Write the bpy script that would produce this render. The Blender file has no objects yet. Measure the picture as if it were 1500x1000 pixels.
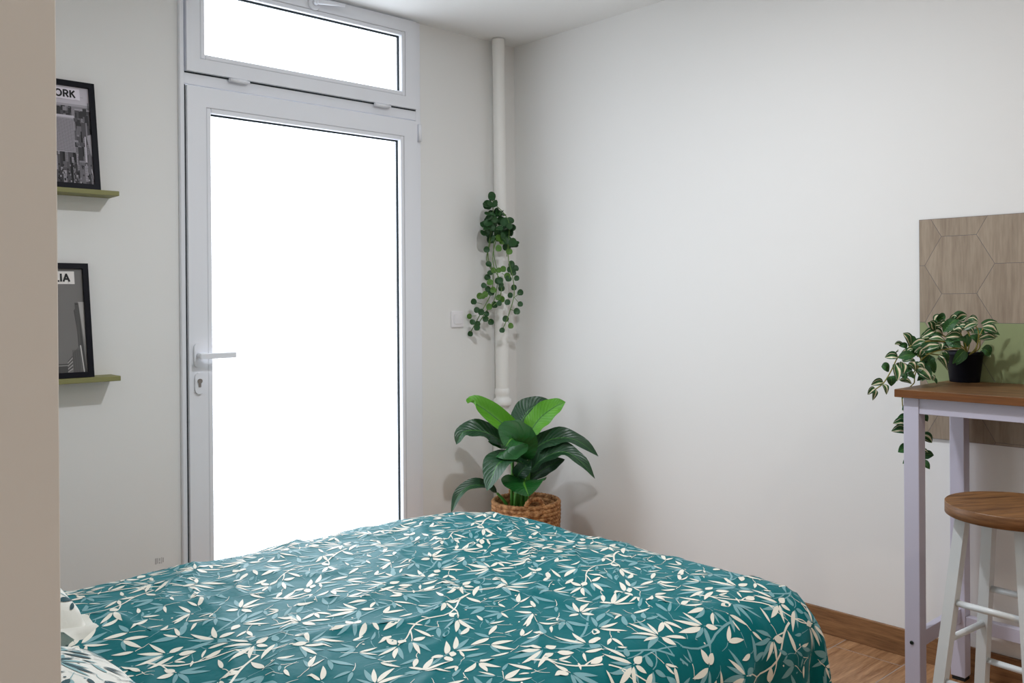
import bpy, math, random
from math import sin, cos, pi, sqrt, hypot
from mathutils import Vector as V, Matrix, noise

C = bpy.context.scene.collection
sc = bpy.context.scene

# ------------------------------------------------------------------ camera
F, PX, PY = 1311.54, 749.8, 442.55
CAM = V((-3.06606, -3.30780, 1.22993))
yaw, pit, rol = 0.742903, -0.0025976, -0.0072067
fwd = V((sin(yaw)*cos(pit), cos(yaw)*cos(pit), sin(pit)))
rt = V((cos(yaw), -sin(yaw), 0)); up = rt.cross(fwd)
c_, s_ = cos(rol), sin(rol)
R2 = rt*c_ + up*s_; U2 = rt*(-s_) + up*c_
cd = bpy.data.cameras.new('camera'); cam = bpy.data.objects.new('camera', cd); C.objects.link(cam)
cam.matrix_world = Matrix(((R2.x, U2.x, -fwd.x, CAM.x), (R2.y, U2.y, -fwd.y, CAM.y), (R2.z, U2.z, -fwd.z, CAM.z), (0, 0, 0, 1)))
cd.sensor_width = 36; cd.lens = F*36/1500
cd.shift_x = (750-PX)/1500; cd.shift_y = (PY-500)/1500
cd.clip_start = 0.02
sc.camera = cam

def ray(x, y):
    return R2*((x-PX)/F) + U2*(-(y-PY)/F) + fwd
def at(x, y, depth):
    return CAM + ray(x, y)*depth
def at_y(x, y, y0):
    d = ray(x, y); return CAM + d*((y0-CAM.y)/d.y)
def at_x(x, y, x0):
    d = ray(x, y); return CAM + d*((x0-CAM.x)/d.x)
def at_z(x, y, z0):
    d = ray(x, y); return CAM + d*((z0-CAM.z)/d.z)

# ------------------------------------------------------------------ materials
def srgb(r, g, b):
    def f(c):
        c /= 255.0
        return c/12.92 if c <= 0.04045 else ((c+0.055)/1.055)**2.4
    return (f(r), f(g), f(b), 1)

def new_mat(name, col, rough=0.5, spec=0.5, metal=0.0, bump=None, sheen=0.0):
    m = bpy.data.materials.new(name); m.use_nodes = True
    nt = m.node_tree; b = nt.nodes['Principled BSDF']
    b.inputs['Base Color'].default_value = col
    b.inputs['Roughness'].default_value = rough
    b.inputs['Specular IOR Level'].default_value = spec
    b.inputs['Metallic'].default_value = metal
    if sheen:
        b.inputs['Sheen Weight'].default_value = sheen
        b.inputs['Sheen Roughness'].default_value = 0.4
    if bump:
        sc_, st, ds = bump
        tc = nt.nodes.new('ShaderNodeTexCoord'); n = nt.nodes.new('ShaderNodeTexNoise')
        n.inputs['Scale'].default_value = sc_; n.inputs['Detail'].default_value = 4
        bp = nt.nodes.new('ShaderNodeBump'); bp.inputs['Strength'].default_value = st; bp.inputs['Distance'].default_value = ds
        nt.links.new(tc.outputs['Object'], n.inputs['Vector'])
        nt.links.new(n.outputs['Fac'], bp.inputs['Height']); nt.links.new(bp.outputs['Normal'], b.inputs['Normal'])
    return m

def wood_mat(name, c1, c2, axis='X', scale=(1.2, 14, 14), rough=0.45, spec=0.4, contrast=(0.3, 0.7), bump=0.1, extra=None):
    m = bpy.data.materials.new(name); m.use_nodes = True
    nt = m.node_tree; b = nt.nodes['Principled BSDF']; L = nt.links.new
    b.inputs['Roughness'].default_value = rough; b.inputs['Specular IOR Level'].default_value = spec
    tc = nt.nodes.new('ShaderNodeTexCoord'); mp = nt.nodes.new('ShaderNodeMapping')
    mp.inputs['Scale'].default_value = scale
    at_ = nt.nodes.new('ShaderNodeAttribute'); at_.attribute_name = 'shift'
    add = nt.nodes.new('ShaderNodeVectorMath'); add.operation = 'ADD'
    L(tc.outputs['Object'], add.inputs[0]); L(at_.outputs['Vector'], add.inputs[1])
    L(add.outputs[0], mp.inputs['Vector'])
    n1 = nt.nodes.new('ShaderNodeTexNoise'); n1.inputs['Scale'].default_value = 3.0; n1.inputs['Detail'].default_value = 6
    n1.inputs['Distortion'].default_value = 0.6
    n2 = nt.nodes.new('ShaderNodeTexNoise'); n2.inputs['Scale'].default_value = 16.0; n2.inputs['Detail'].default_value = 3
    L(mp.outputs[0], n1.inputs['Vector']); L(mp.outputs[0], n2.inputs['Vector'])
    mx = nt.nodes.new('ShaderNodeMix'); mx.data_type = 'FLOAT'; mx.inputs[0].default_value = 0.35
    L(n1.outputs['Fac'], mx.inputs[2]); L(n2.outputs['Fac'], mx.inputs[3])
    cr = nt.nodes.new('ShaderNodeValToRGB')
    cr.color_ramp.elements[0].position = contrast[0]; cr.color_ramp.elements[0].color = c1
    cr.color_ramp.elements[1].position = contrast[1]; cr.color_ramp.elements[1].color = c2
    L(mx.outputs[0], cr.inputs[0]); L(cr.outputs[0], b.inputs['Base Color'])
    bp = nt.nodes.new('ShaderNodeBump'); bp.inputs['Strength'].default_value = bump; bp.inputs['Distance'].default_value = 0.002
    L(mx.outputs[0], bp.inputs['Height']); L(bp.outputs['Normal'], b.inputs['Normal'])
    return m

M = {}
M['wall'] = new_mat('wall_paint', (0.79, 0.785, 0.77, 1), 0.75, 0.25, bump=(9, 0.12, 0.01))
M['wall_warm'] = new_mat('wall_paint_warm', (0.80, 0.78, 0.75, 1), 0.8, 0.2, bump=(9, 0.12, 0.01))
M['ceiling'] = new_mat('ceiling_paint', (0.80, 0.80, 0.79, 1), 0.85, 0.2, bump=(12, 0.05, 0.01))
M['pvc'] = new_mat('white_pvc', (0.80, 0.815, 0.86, 1), 0.32, 0.5)
M['pvc_line'] = new_mat('pvc_joint', (0.60, 0.60, 0.62, 1), 0.6, 0.3)
M['gasket'] = new_mat('black_gasket', (0.012, 0.02, 0.025, 1), 0.6, 0.3)
M['pipe'] = new_mat('pipe_paint', (0.83, 0.82, 0.79, 1), 0.4, 0.5, bump=(60, 0.12, 0.004))
M['switch'] = new_mat('switch_plastic', (0.80, 0.78, 0.80, 1), 0.35, 0.5)
M['steel'] = new_mat('lock_steel', (0.35, 0.32, 0.30, 1), 0.35, 0.5, 0.8)
M['black'] = new_mat('black_void', (0.01, 0.01, 0.01, 1), 0.5, 0.3)
M['shelf'] = new_mat('olive_green_paint', srgb(136, 134, 88), 0.55, 0.3)
M['frame'] = new_mat('black_frame', (0.005, 0.005, 0.009, 1), 0.5, 0.12)
M['metal_lilac'] = new_mat('lilac_white_powder_coat', (0.55, 0.53, 0.64, 1), 0.4, 0.5)
M['metal_white'] = new_mat('cool_white_powder_coat', (0.66, 0.69, 0.70, 1), 0.35, 0.5)
M['screw'] = new_mat('dark_screw', (0.03, 0.05, 0.04, 1), 0.3, 0.6, 0.7)
M['foot'] = new_mat('black_rubber', (0.015, 0.015, 0.015, 1), 0.7, 0.3)
M['top_wood'] = wood_mat('oak_laminate', srgb(80, 53, 30), srgb(130, 94, 58), scale=(20, 1.3, 14), contrast=(0.38, 0.62))
M['top_edge'] = wood_mat('oak_edge_band', srgb(96, 56, 26), srgb(132, 84, 42), scale=(14, 1.6, 30), contrast=(0.3, 0.7))
M['seat_wood'] = wood_mat('oak_seat_laminate', srgb(84, 54, 28), srgb(140, 100, 60), scale=(1.6, 22, 14), contrast=(0.38, 0.62))
M['skirting'] = wood_mat('wood_look_skirting', srgb(104, 72, 46), srgb(158, 116, 78), scale=(1.5, 1.5, 24), contrast=(0.32, 0.68))
M['floor_tile'] = wood_mat('wood_look_floor_tile', srgb(128, 88, 56), srgb(188, 145, 106), scale=(1.2, 12, 9), rough=0.4, contrast=(0.36, 0.66), bump=0.05)
M['grout'] = new_mat('grey_grout', srgb(168, 158, 152), 0.8, 0.2)
M['hex_wood'] = wood_mat('wood_look_wall_tile', srgb(128, 112, 96), srgb(160, 145, 127), scale=(10, 10, 1.0), rough=0.5, contrast=(0.30, 0.62), bump=0.05)
M['hex_green'] = new_mat('green_wall_tile', srgb(137, 147, 106), 0.45, 0.4, bump=(12, 0.05, 0.005))
M['hex_grout'] = new_mat('tile_joint', srgb(104, 100, 103), 0.8, 0.2)
M['white_pot'] = new_mat('mattress_white', (0.8, 0.8, 0.8, 1), 0.8, 0.2)
M['black_pot'] = new_mat('black_pot', (0.006, 0.007, 0.012, 1), 0.5, 0.15)
M['soil'] = new_mat('pebble_soil', (0.22, 0.20, 0.19, 1), 0.9, 0.2, bump=(90, 0.8, 0.01))
M['teal'] = new_mat('teal_cotton', (.001, .118, .130, 1), 0.5, 0.2, bump=(9, 0.25, 0.02), sheen=.30)
for _k, _t in (('Specular Tint', (.30, .80, .95, 1)), ('Sheen Tint', (.15, .75, .9, 1))):
    M['teal'].node_tree.nodes['Principled BSDF'].inputs[_k].default_value = _t
M['teal_light'] = new_mat('print_light_teal', (.18, .37, .40, 1), 0.5, 0.25, bump=(9, 0.25, 0.02))
M['cream'] = new_mat('print_cream', srgb(232, 228, 214), 0.5, 0.45, bump=(9, 0.25, 0.02))
M['pcream'] = new_mat('pillow_cream_cotton', srgb(222, 222, 214), 0.7, 0.3, bump=(14, 0.3, 0.02))
M['pdark'] = new_mat('print_dark_teal', srgb(28, 70, 78), 0.7, 0.3)
M['plight'] = new_mat('print_pale_teal', srgb(130, 168, 172), 0.7, 0.3)
M['stem'] = new_mat('green_stem', srgb(70, 130, 40), 0.5, 0.4)
M['vine_stem'] = new_mat('vine_stem', srgb(98, 130, 66), 0.5, 0.4)
M['bar_stem'] = new_mat('olive_stem', srgb(138, 130, 58), 0.5, 0.4)
M['vine_leaf'] = new_mat('vine_leaf', srgb(34, 74, 34), 0.5, 0.4, bump=(120, 0.3, 0.004))
M['vine_leaf2'] = new_mat('vine_leaf_fresh', srgb(78, 118, 42), 0.5, 0.4, bump=(120, 0.3, 0.004))

def basket_mat():
    m = bpy.data.materials.new('woven_seagrass'); m.use_nodes = True
    nt = m.node_tree; b = nt.nodes['Principled BSDF']; L = nt.links.new
    tc = nt.nodes.new('ShaderNodeTexCoord'); n = nt.nodes.new('ShaderNodeTexNoise'); n.inputs['Scale'].default_value = 55
    n.inputs['Detail'].default_value = 5
    cr = nt.nodes.new('ShaderNodeValToRGB')
    cr.color_ramp.elements[0].position = .3; cr.color_ramp.elements[0].color = srgb(110, 66, 34)
    cr.color_ramp.elements[1].position = .7; cr.color_ramp.elements[1].color = srgb(196, 146, 98)
    L(tc.outputs['Object'], n.inputs['Vector']); L(n.outputs['Fac'], cr.inputs[0]); L(cr.outputs[0], b.inputs['Base Color'])
    b.inputs['Roughness'].default_value = .7; b.inputs['Specular IOR Level'].default_value = .25
    bp = nt.nodes.new('ShaderNodeBump'); bp.inputs['Strength'].default_value = .4; bp.inputs['Distance'].default_value = .004
    L(n.outputs['Fac'], bp.inputs['Height']); L(bp.outputs['Normal'], b.inputs['Normal'])
    return m
M['basket'] = basket_mat()

def leaf_mat(name, c1, c2, vein, rough=0.38, spec=0.5, ribs=16, ribw=.25):
    """UV leaf: u across (0.5 = midrib), v along."""
    m = bpy.data.materials.new(name); m.use_nodes = True
    nt = m.node_tree; b = nt.nodes['Principled BSDF']; L = nt.links.new
    uv = nt.nodes.new('ShaderNodeUVMap'); uv.uv_map = 'uv'
    sp = nt.nodes.new('ShaderNodeSeparateXYZ'); L(uv.outputs[0], sp.inputs[0])
    def mth(op, a, bb=None):
        n = nt.nodes.new('ShaderNodeMath'); n.operation = op
        for i, q in enumerate((a, bb)):
            if q is None: continue
            if isinstance(q, (int, float)): n.inputs[i].default_value = q
            else: L(q, n.inputs[i])
        return n.outputs[0]
    au = mth('ABSOLUTE', mth('SUBTRACT', sp.outputs[0], 0.5))
    ph = mth('SUBTRACT', mth('MULTIPLY', sp.outputs[1], ribs), mth('MULTIPLY', au, 6.0))
    rib = mth('POWER', mth('ABSOLUTE', mth('SINE', mth('MULTIPLY', ph, pi))), ribw)
    ns = nt.nodes.new('ShaderNodeTexNoise'); ns.inputs['Scale'].default_value = 18
    tc = nt.nodes.new('ShaderNodeTexCoord'); L(tc.outputs['Object'], ns.inputs['Vector'])
    mx = nt.nodes.new('ShaderNodeMix'); mx.data_type = 'RGBA'; mx.inputs[6].default_value = c1; mx.inputs[7].default_value = c2
    L(ns.outputs['Fac'], mx.inputs[0])
    mid = mth('LESS_THAN', au, 0.022)
    m2 = nt.nodes.new('ShaderNodeMix'); m2.data_type = 'RGBA'; m2.inputs[7].default_value = vein
    L(mid, m2.inputs[0]); L(mx.outputs[2], m2.inputs[6]); L(m2.outputs[2], b.inputs['Base Color'])
    b.inputs['Roughness'].default_value = rough; b.inputs['Specular IOR Level'].default_value = spec
    bp = nt.nodes.new('ShaderNodeBump'); bp.inputs['Strength'].default_value = .55; bp.inputs['Distance'].default_value = .003
    L(rib, bp.inputs['Height']); L(bp.outputs['Normal'], b.inputs['Normal'])
    return m
M['leaf_dark'] = leaf_mat('dark_leaf', srgb(20, 56, 32), srgb(34, 76, 42), srgb(62, 112, 48), rough=.36, spec=.5)
M['leaf_mid'] = leaf_mat('mid_leaf', srgb(16, 76, 26), srgb(30, 98, 34), srgb(90, 150, 50), rough=.36, spec=.5)
M['leaf_bright'] = leaf_mat('bright_leaf', srgb(68, 138, 12), srgb(92, 160, 24), srgb(40, 100, 16), rough=.45)

def varieg_mat():
    m = bpy.data.materials.new('variegated_leaf'); m.use_nodes = True
    nt = m.node_tree; b = nt.nodes['Principled BSDF']; L = nt.links.new
    uv = nt.nodes.new('ShaderNodeUVMap'); uv.uv_map = 'uv'
    sp = nt.nodes.new('ShaderNodeSeparateXYZ'); L(uv.outputs[0], sp.inputs[0])
    ns = nt.nodes.new('ShaderNodeTexNoise'); ns.inputs['Scale'].default_value = 26
    tc = nt.nodes.new('ShaderNodeTexCoord'); L(tc.outputs['Object'], ns.inputs['Vector'])
    a = nt.nodes.new('ShaderNodeMath'); a.operation = 'MULTIPLY_ADD'; a.inputs[1].default_value = .35
    L(ns.outputs['Fac'], a.inputs[0]); L(sp.outputs[0], a.inputs[2])
    cr = nt.nodes.new('ShaderNodeValToRGB'); cr.color_ramp.interpolation = 'CONSTANT'
    e = cr.color_ramp.elements
    g1, g2, cm = srgb(38, 84, 46), srgb(74, 120, 56), srgb(226, 216, 188)
    e[0].position = 0; e[0].color = g1
    e[1].position = .38; e[1].color = cm
    for p, c in ((.56, g2), (.66, g1), (.94, cm), (.99, g1)):
        x = e.new(p); x.color = c
    L(a.outputs[0], cr.inputs[0]); L(cr.outputs[0], b.inputs['Base Color'])
    b.inputs['Roughness'].default_value = .4; b.inputs['Specular IOR Level'].default_value = .45
    return m
M['varieg'] = varieg_mat()
M['green_leaf'] = leaf_mat('plain_bar_leaf', srgb(24, 72, 36), srgb(50, 104, 46), srgb(90, 140, 60), ribs=9)

def glass_mat():
    m = bpy.data.materials.new('clear_glass'); m.use_nodes = True
    nt = m.node_tree; nt.nodes.clear(); L = nt.links.new
    o = nt.nodes.new('ShaderNodeOutputMaterial'); mx = nt.nodes.new('ShaderNodeMixShader'); mx.inputs[0].default_value = .06
    t = nt.nodes.new('ShaderNodeBsdfTransparent'); g = nt.nodes.new('ShaderNodeBsdfGlossy'); g.inputs['Roughness'].default_value = .02
    L(t.outputs[0], mx.inputs[1]); L(g.outputs[0], mx.inputs[2]); L(mx.outputs[0], o.inputs['Surface'])
    return m
M['glass'] = glass_mat()

# ------------------------------------------------------------------ mesh builder
class MB:
    def __init__(s):
        s.v = []; s.f = []; s.m = []; s.sm = []; s.uv = []; s.sh = []
    def add(s, vs, fs, mi=0, smooth=False, uvs=None, shift=None):
        o = len(s.v); s.v += [tuple(p) for p in vs]
        for f in fs:
            s.f.append(tuple(i+o for i in f)); s.m.append(mi); s.sm.append(smooth)
            s.uv.append([uvs[i] for i in f] if uvs else None); s.sh.append(shift)
        return s
    def box(s, a, b, mi=0, bev=0.0, mat=None, shift=None):
        x0, y0, z0 = [min(a[i], b[i]) for i in range(3)]; x1, y1, z1 = [max(a[i], b[i]) for i in range(3)]
        if bev <= 0:
            vs = [(x0, y0, z0), (x1, y0, z0), (x1, y1, z0), (x0, y1, z0), (x0, y0, z1), (x1, y0, z1), (x1, y1, z1), (x0, y1, z1)]
            fs = [(0, 3, 2, 1), (4, 5, 6, 7), (0, 1, 5, 4), (1, 2, 6, 5), (2, 3, 7, 6), (3, 0, 4, 7)]
        else:
            e = bev; vs = []
            idx = {}
            for ix, X in enumerate((x0, x1)):
                for iy, Y in enumerate((y0, y1)):
                    for iz, Z in enumerate((z0, z1)):
                        sx, sy, sz = (1, -1)[ix], (1, -1)[iy], (1, -1)[iz]
                        idx[(ix, iy, iz, 0)] = len(vs); vs.append((X, Y+sy*e, Z+sz*e))
                        idx[(ix, iy, iz, 1)] = len(vs); vs.append((X+sx*e, Y, Z+sz*e))
                        idx[(ix, iy, iz, 2)] = len(vs); vs.append((X+sx*e, Y+sy*e, Z))
            g = lambda *k: idx[k]
            fs = []
            for i in (0, 1):
                fs.append([g(i, 0, 0, 0), g(i, 1, 0, 0), g(i, 1, 1, 0), g(i, 0, 1, 0)])
                fs.append([g(0, i, 0, 1), g(1, i, 0, 1), g(1, i, 1, 1), g(0, i, 1, 1)])
                fs.append([g(0, 0, i, 2), g(1, 0, i, 2), g(1, 1, i, 2), g(0, 1, i, 2)])
            for i in (0, 1):
                for j in (0, 1):
                    fs.append([g(0, i, j, 1), g(1, i, j, 1), g(1, i, j, 2), g(0, i, j, 2)])
                    fs.append([g(i, 0, j, 0), g(i, 1, j, 0), g(i, 1, j, 2), g(i, 0, j, 2)])
                    fs.append([g(i, j, 0, 0), g(i, j, 1, 0), g(i, j, 1, 1), g(i, j, 0, 1)])
                    for k in (0, 1):
                        fs.append([g(i, j, k, 0), g(i, j, k, 1), g(i, j, k, 2)])
            cx = V(((x0+x1)/2, (y0+y1)/2, (z0+z1)/2)); ff = []
            for f in fs:
                P = [V(vs[i]) for i in f]; n = (P[1]-P[0]).cross(P[2]-P[0]); ce = sum(P, V())/len(P)
                ff.append(f if n.dot(ce-cx) > 0 else f[::-1])
            fs = ff
        if mat is not None: vs = [tuple(mat @ V(p)) for p in vs]
        return s.add(vs, fs, mi, shift=shift)
    def tube(s, pts, r, n=10, mi=0, cap=True, closed=False):
        pts = [V(p) for p in pts]; N = len(pts)
        rs = r if isinstance(r, (list, tuple)) else [r]*N
        vs = []; prev = None
        for i, p in enumerate(pts):
            if closed: t = pts[(i+1) % N]-pts[i-1]
            else: t = pts[min(i+1, N-1)]-pts[max(i-1, 0)]
            t.normalize()
            if prev is None:
                a = V((0, 0, 1)) if abs(t.z) < .9 else V((1, 0, 0)); u = t.cross(a).normalized()
            else:
                u = (prev - t*prev.dot(t)).normalized()
            prev = u; w = t.cross(u)
            for k in range(n):
                th = 2*pi*k/n; vs.append(p + (u*cos(th)+w*sin(th))*rs[i])
        fs = []
        for i in range(N if closed else N-1):
            j = (i+1) % N
            for k in range(n):
                l = (k+1) % n; fs.append((i*n+k, i*n+l, j*n+l, j*n+k))
        s.add(vs, fs, mi, True)
        if cap and not closed:
            o = len(s.v)-len(vs)
            s.f.append(tuple(o+k for k in range(n))[::-1]); s.m.append(mi); s.sm.append(False); s.uv.append(None); s.sh.append(None)
            s.f.append(tuple(o+(N-1)*n+k for k in range(n))); s.m.append(mi); s.sm.append(False); s.uv.append(None); s.sh.append(None)
        return s
    def lathe(s, prof, ctr=(0, 0, 0), n=32, mi=0, smooth=True):
        vs = []; fs = []
        for (r, z) in prof:
            for k in range(n):
                th = 2*pi*k/n; vs.append((ctr[0]+r*cos(th), ctr[1]+r*sin(th), ctr[2]+z))
        for i in range(len(prof)-1):
            for k in range(n):
                l = (k+1) % n; fs.append((i*n+k, i*n+l, (i+1)*n+l, (i+1)*n+k))
        return s.add(vs, fs, mi, smooth)
    def prism(s, poly, h0, h1, fn, mi=0):
        """poly in 2D; fn(a, b, h) -> 3D"""
        n = len(poly)
        vs = [fn(a, b, h0) for a, b in poly]+[fn(a, b, h1) for a, b in poly]
        fs = [tuple(range(n))[::-1], tuple(range(n, 2*n))]+[(i, (i+1) % n, n+(i+1) % n, n+i) for i in range(n)]
        return s.add(vs, fs, mi)
    def build(s, name, mats, parent=None):
        me = bpy.data.meshes.new(name); me.from_pydata(s.v, [], s.f)
        if not isinstance(mats, (list, tuple)): mats = [mats]
        for m in mats: me.materials.append(m)
        me.polygons.foreach_set('material_index', s.m); me.polygons.foreach_set('use_smooth', s.sm)
        if any(u is not None for u in s.uv):
            lay = me.uv_layers.new(name='uv'); k = 0
            for fi, f in enumerate(s.f):
                for j in range(len(f)):
                    lay.data[k].uv = s.uv[fi][j] if s.uv[fi] else (0, 0); k += 1
        if any(u is not None for u in s.sh):
            a = me.attributes.new('shift', 'FLOAT_VECTOR', 'FACE')
            for fi, q in enumerate(s.sh): a.data[fi].vector = q or (0, 0, 0)
        me.update()
        o = bpy.data.objects.new(name, me); C.objects.link(o)
        if parent is not None:
            o.parent = parent
            o.matrix_parent_inverse = parent.matrix_world.inverted() if parent.type == 'EMPTY' else Matrix()
            if parent.type == 'EMPTY':
                o.matrix_parent_inverse = Matrix.Translation(-parent.location)
        return o

def tag(o, label=None, cat=None, group=None, kind=None):
    if label: o['label'] = label
    if cat: o['category'] = cat
    if group: o['group'] = group
    if kind: o['kind'] = kind
    return o
def thing(name, loc, label, cat, group=None, kind=None):
    o = bpy.data.objects.new(name, None); o.location = loc; o.empty_display_size = .1
    C.objects.link(o); return tag(o, label, cat, group, kind)
def sub(mb, name, mats, parent):
    """child of a mesh part (part objects sit at the world origin)"""
    o = mb.build(name, mats); o.parent = parent; return o

# ------------------------------------------------------------------ room
H = 2.5; XL = -3.15; YN = -4.7
f = MB()
f.box((XL, YN, -.06), (0, 0, -.0003))
f.m = [1]*len(f.m)
random.seed(3)
gw = .0016
row = 0; y = -.03
ys = [0.0]; yy = -1.745
while yy < 0: ys.append(yy); yy += .2395
yy = -1.745-.2395
while yy > YN: ys.append(yy); yy -= .2395
ys.append(YN); ys = sorted(set(ys))
for i in range(len(ys)-1):
    y0, y1 = ys[i], ys[i+1]
    mid = (y0+y1)/2
    k = round((mid+1.745)/.2395-.5)
    ph = -.097 if k == -1 else -.097+(.41*(k+1)) % 1.2
    xs = [XL]; x = ph-1.2*4
    while x < 0:
        if x > XL+.01 and x < -.01: xs.append(x)
        x += 1.2
    xs.append(0)
    for j in range(len(xs)-1):
        x0, x1 = xs[j], xs[j+1]
        f.box((x0+gw, y0+gw, -.004), (x1-gw, y1-gw, 0), 0, shift=(random.uniform(0, 9), random.uniform(0, 9), 0))
floor = f.build('floor', [M['floor_tile'], M['grout']]); tag(floor, kind='structure')

tag(MB().box((XL-.1, YN-.1, H), (.1, .16, H+.1)).build('ceiling', M['ceiling']), kind='structure')
DX0, DX1 = -1.716, -.597     # door + transom opening in the far wall
w = MB(); w.box((XL-.1, 0, 0), (DX0, .16, H)); w.box((DX1, 0, 0), (.1, .16, H))
tag(w.build('wall_far', M['wall']), kind='structure')
tag(MB().box((0, YN-.1, 0), (.1, 0, H)).build('wall_right', M['wall']), kind='structure')
tag(MB().box((XL-.1, YN-.1, 0), (XL, 0, H)).build('wall_left', M['wall']), kind='structure')
tag(MB().box((XL, YN-.1, 0), (0, YN, H)).build('wall_near', M['wall']), kind='structure')
tag(MB().box((XL, -2.45, 0), (-2.825, -2.36, H), bev=.0008).build('wall_partition', M['wall_warm']), kind='structure')
b = MB(); b.box((-.012, YN, 0), (0, -.012, .092), bev=.002); tag(b.build('baseboard_right', M['skirting']), kind='structure')
b = MB(); b.box((DX1, -.012, 0), (0, 0, .092), bev=.002); b.box((XL, -.012, 0), (DX0, 0, .092), bev=.002)
tag(b.build('baseboard_far', M['skirting']), kind='structure')

# ------------------------------------------------------------------ door
def ring(mb, x0, x1, z0, z1, w, y0, y1, mi=0, bev=.002, wb=None):
    wb = w if wb is None else wb
    mb.box((x0, y0, z0), (x0+w, y1, z1), mi, bev); mb.box((x1-w, y0, z0), (x1, y1, z1), mi, bev)
    mb.box((x0+w, y0, z1-w), (x1-w, y1, z1), mi, bev); mb.box((x0+w, y0, z0), (x1-w, y1, z0+wb), mi, bev)
def leaf_unit(root, x0, x1, z0, z1, gx0, gx1, gz0, gz1, pfx):
    """sash + bead + gasket + pane; room-side face at y=-.03"""
    m = MB()
    yf, yb = -.030, .045
    m.box((x0, yf, z0), (gx0-.02, yb, z1)); m.box((gx1+.02, yf, z0), (x1, yb, z1))
    m.box((gx0-.02, yf, gz1+.02), (gx1+.02, yb, z1)); m.box((gx0-.02, yf, z0), (gx1+.02, yb, gz0-.02))
    sash = m.build(pfx+'_sash' if pfx == 'window' else 'door_leaf', M['pvc'], root)
    bd = MB(); ring(bd, gx0-.0185, gx1+.0185, gz0-.0185, gz1+.0185, .0185, yf+.001, -.006, 0, .003)
    # hair line joints between bead and sash
    sub(bd, 'glazing_bead', M['pvc'], sash)
    jl = MB(); ring(jl, gx0-.020, gx1+.020, gz0-.020, gz1+.020, .0016, yf+.0022, -.01, 0, 0)
    sub(jl, 'bead_joint', M['pvc_line'], sash)
    gk = MB(); ring(gk, gx0-.002, gx1+.002, gz0-.002, gz1+.002, .008, -.0062, .0035, 0, .001)
    sub(gk, 'gasket', M['gasket'], sash)
    g = MB().box((gx0+.001, .0036, gz0+.001), (gx1-.001, .0076, gz1-.001))
    g.build('glass_pane', M['glass'], root)
    return sash
door = thing('door_1', (-1.16, 0, 0), 'white plastic glazed door in the far wall, lever handle at left', 'door', kind='structure')
fr = MB()
fr.box((DX0, -.018, 0), (-1.6980, .07, H-.003), 0, .003)
fr.box((-.624, -.012, 0), (DX1, .07, H-.003), 0, .003)
fr.box((-1.700, -.012, 2.049), (-.624, .07, 2.0920), 0, .002)
fr.box((-1.700, -.004, 0), (-.624, .07, .02), 0, .002)
fr.build('door_frame', M['pvc'], door)
gp = MB(); gp.box((-1.6985, -.013, .02), (-1.6935, -.002, 2.046)); 
gp.build('leaf_seal', M['gasket'], door)
leaf_unit(door, -1.693, -.630, .022, 2.042, -1.6005, -.722, .13, 1.948, 'door')
hd = MB()
hx, hz = -1.661, 1.031
def pill(mb, cx, cz, w, h, y0, y1, mi=0, n=10):
    P = []
    r = w/2
    for k in range(n+1):
        th = pi*k/n; P.append((cx+r*cos(th), cz+h/2-r+r*sin(th)))
    for k in range(n+1):
        th = pi+pi*k/n; P.append((cx+r*cos(th), cz-h/2+r+r*sin(th)))
    mb.prism(P, y0, y1, lambda a, b_, h_: (a, h_, b_), mi)
pill(hd, hx, hz, .034, .092, -.0295, -.042)
hd.tube([(hx, -.042, hz-.002), (hx, -.078, hz-.002)], .0105, 14)
hd.box((hx-.014, -.090, hz-.013), (hx+.128, -.077, hz+.009), 0, .003)
hd.build('door_handle', M['pvc'], door)
lk = MB(); pill(lk, hx+.003, .925, .033, .080, -.0295, -.040)
lock = lk.build('lock_plate', M['pvc'], door)
ly = MB(); ly.tube([(hx+.003, -.0398, .934), (hx+.003, -.046, .934)], .0088, 16)
ly.box((hx-.002, -.045, .911), (hx+.008, -.0398, .93), 0, .002)
cyl = sub(ly, 'lock_cylinder', M['steel'], lock)
hg = MB(); hg.tube([(-.614, -.026, 1.955), (-.614, -.026, 2.03)], .009, 12); hg.box((-.623, -.022, 1.955), (-.600, -.010, 2.03), 0, .001)
hg.build('hinge', M['pvc'], door)
# transom window
win = thing('window_1', (-1.16, 0, 2.1), 'white plastic transom window above the glazed door, small lever on its top rail', 'window', kind='structure')
leaf_unit(win, -1.693, -.632, 2.0965, 2.492, -1.622, -.712, 2.167, 2.417, 'window')
sl = MB(); sl.box((-1.6965, -.013, 2.0918), (-.626, -.003, 2.0964)); sl.build('sash_seal', M['gasket'], win)
for hxx in (-1.49, -.823):
    q = MB(); q.tube([(hxx-.036, -.031, 2.087), (hxx+.036, -.031, 2.087)], .0085, 12)
    q.tube([(hxx+.036, -.031, 2.087), (hxx+.046, -.031, 2.087)], .006, 12)
    q.build('hinge', M['pvc'], win)
q = MB()
wx, wz = -1.155, 2.462
q.tube([(wx, -.0295, wz), (wx, -.040, wz)], [.030, .027], 24)
q.tube([(wx, -.040, wz), (wx, -.062, wz)], .012, 14)
q.tube([(wx-.004, -.060, wz+.001), (wx+.05, -.063, wz+.004), (wx+.128, -.060, wz+.012)], [.013, .009, .007], 12)
q.build('window_handle', M['pvc'], win)

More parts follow.
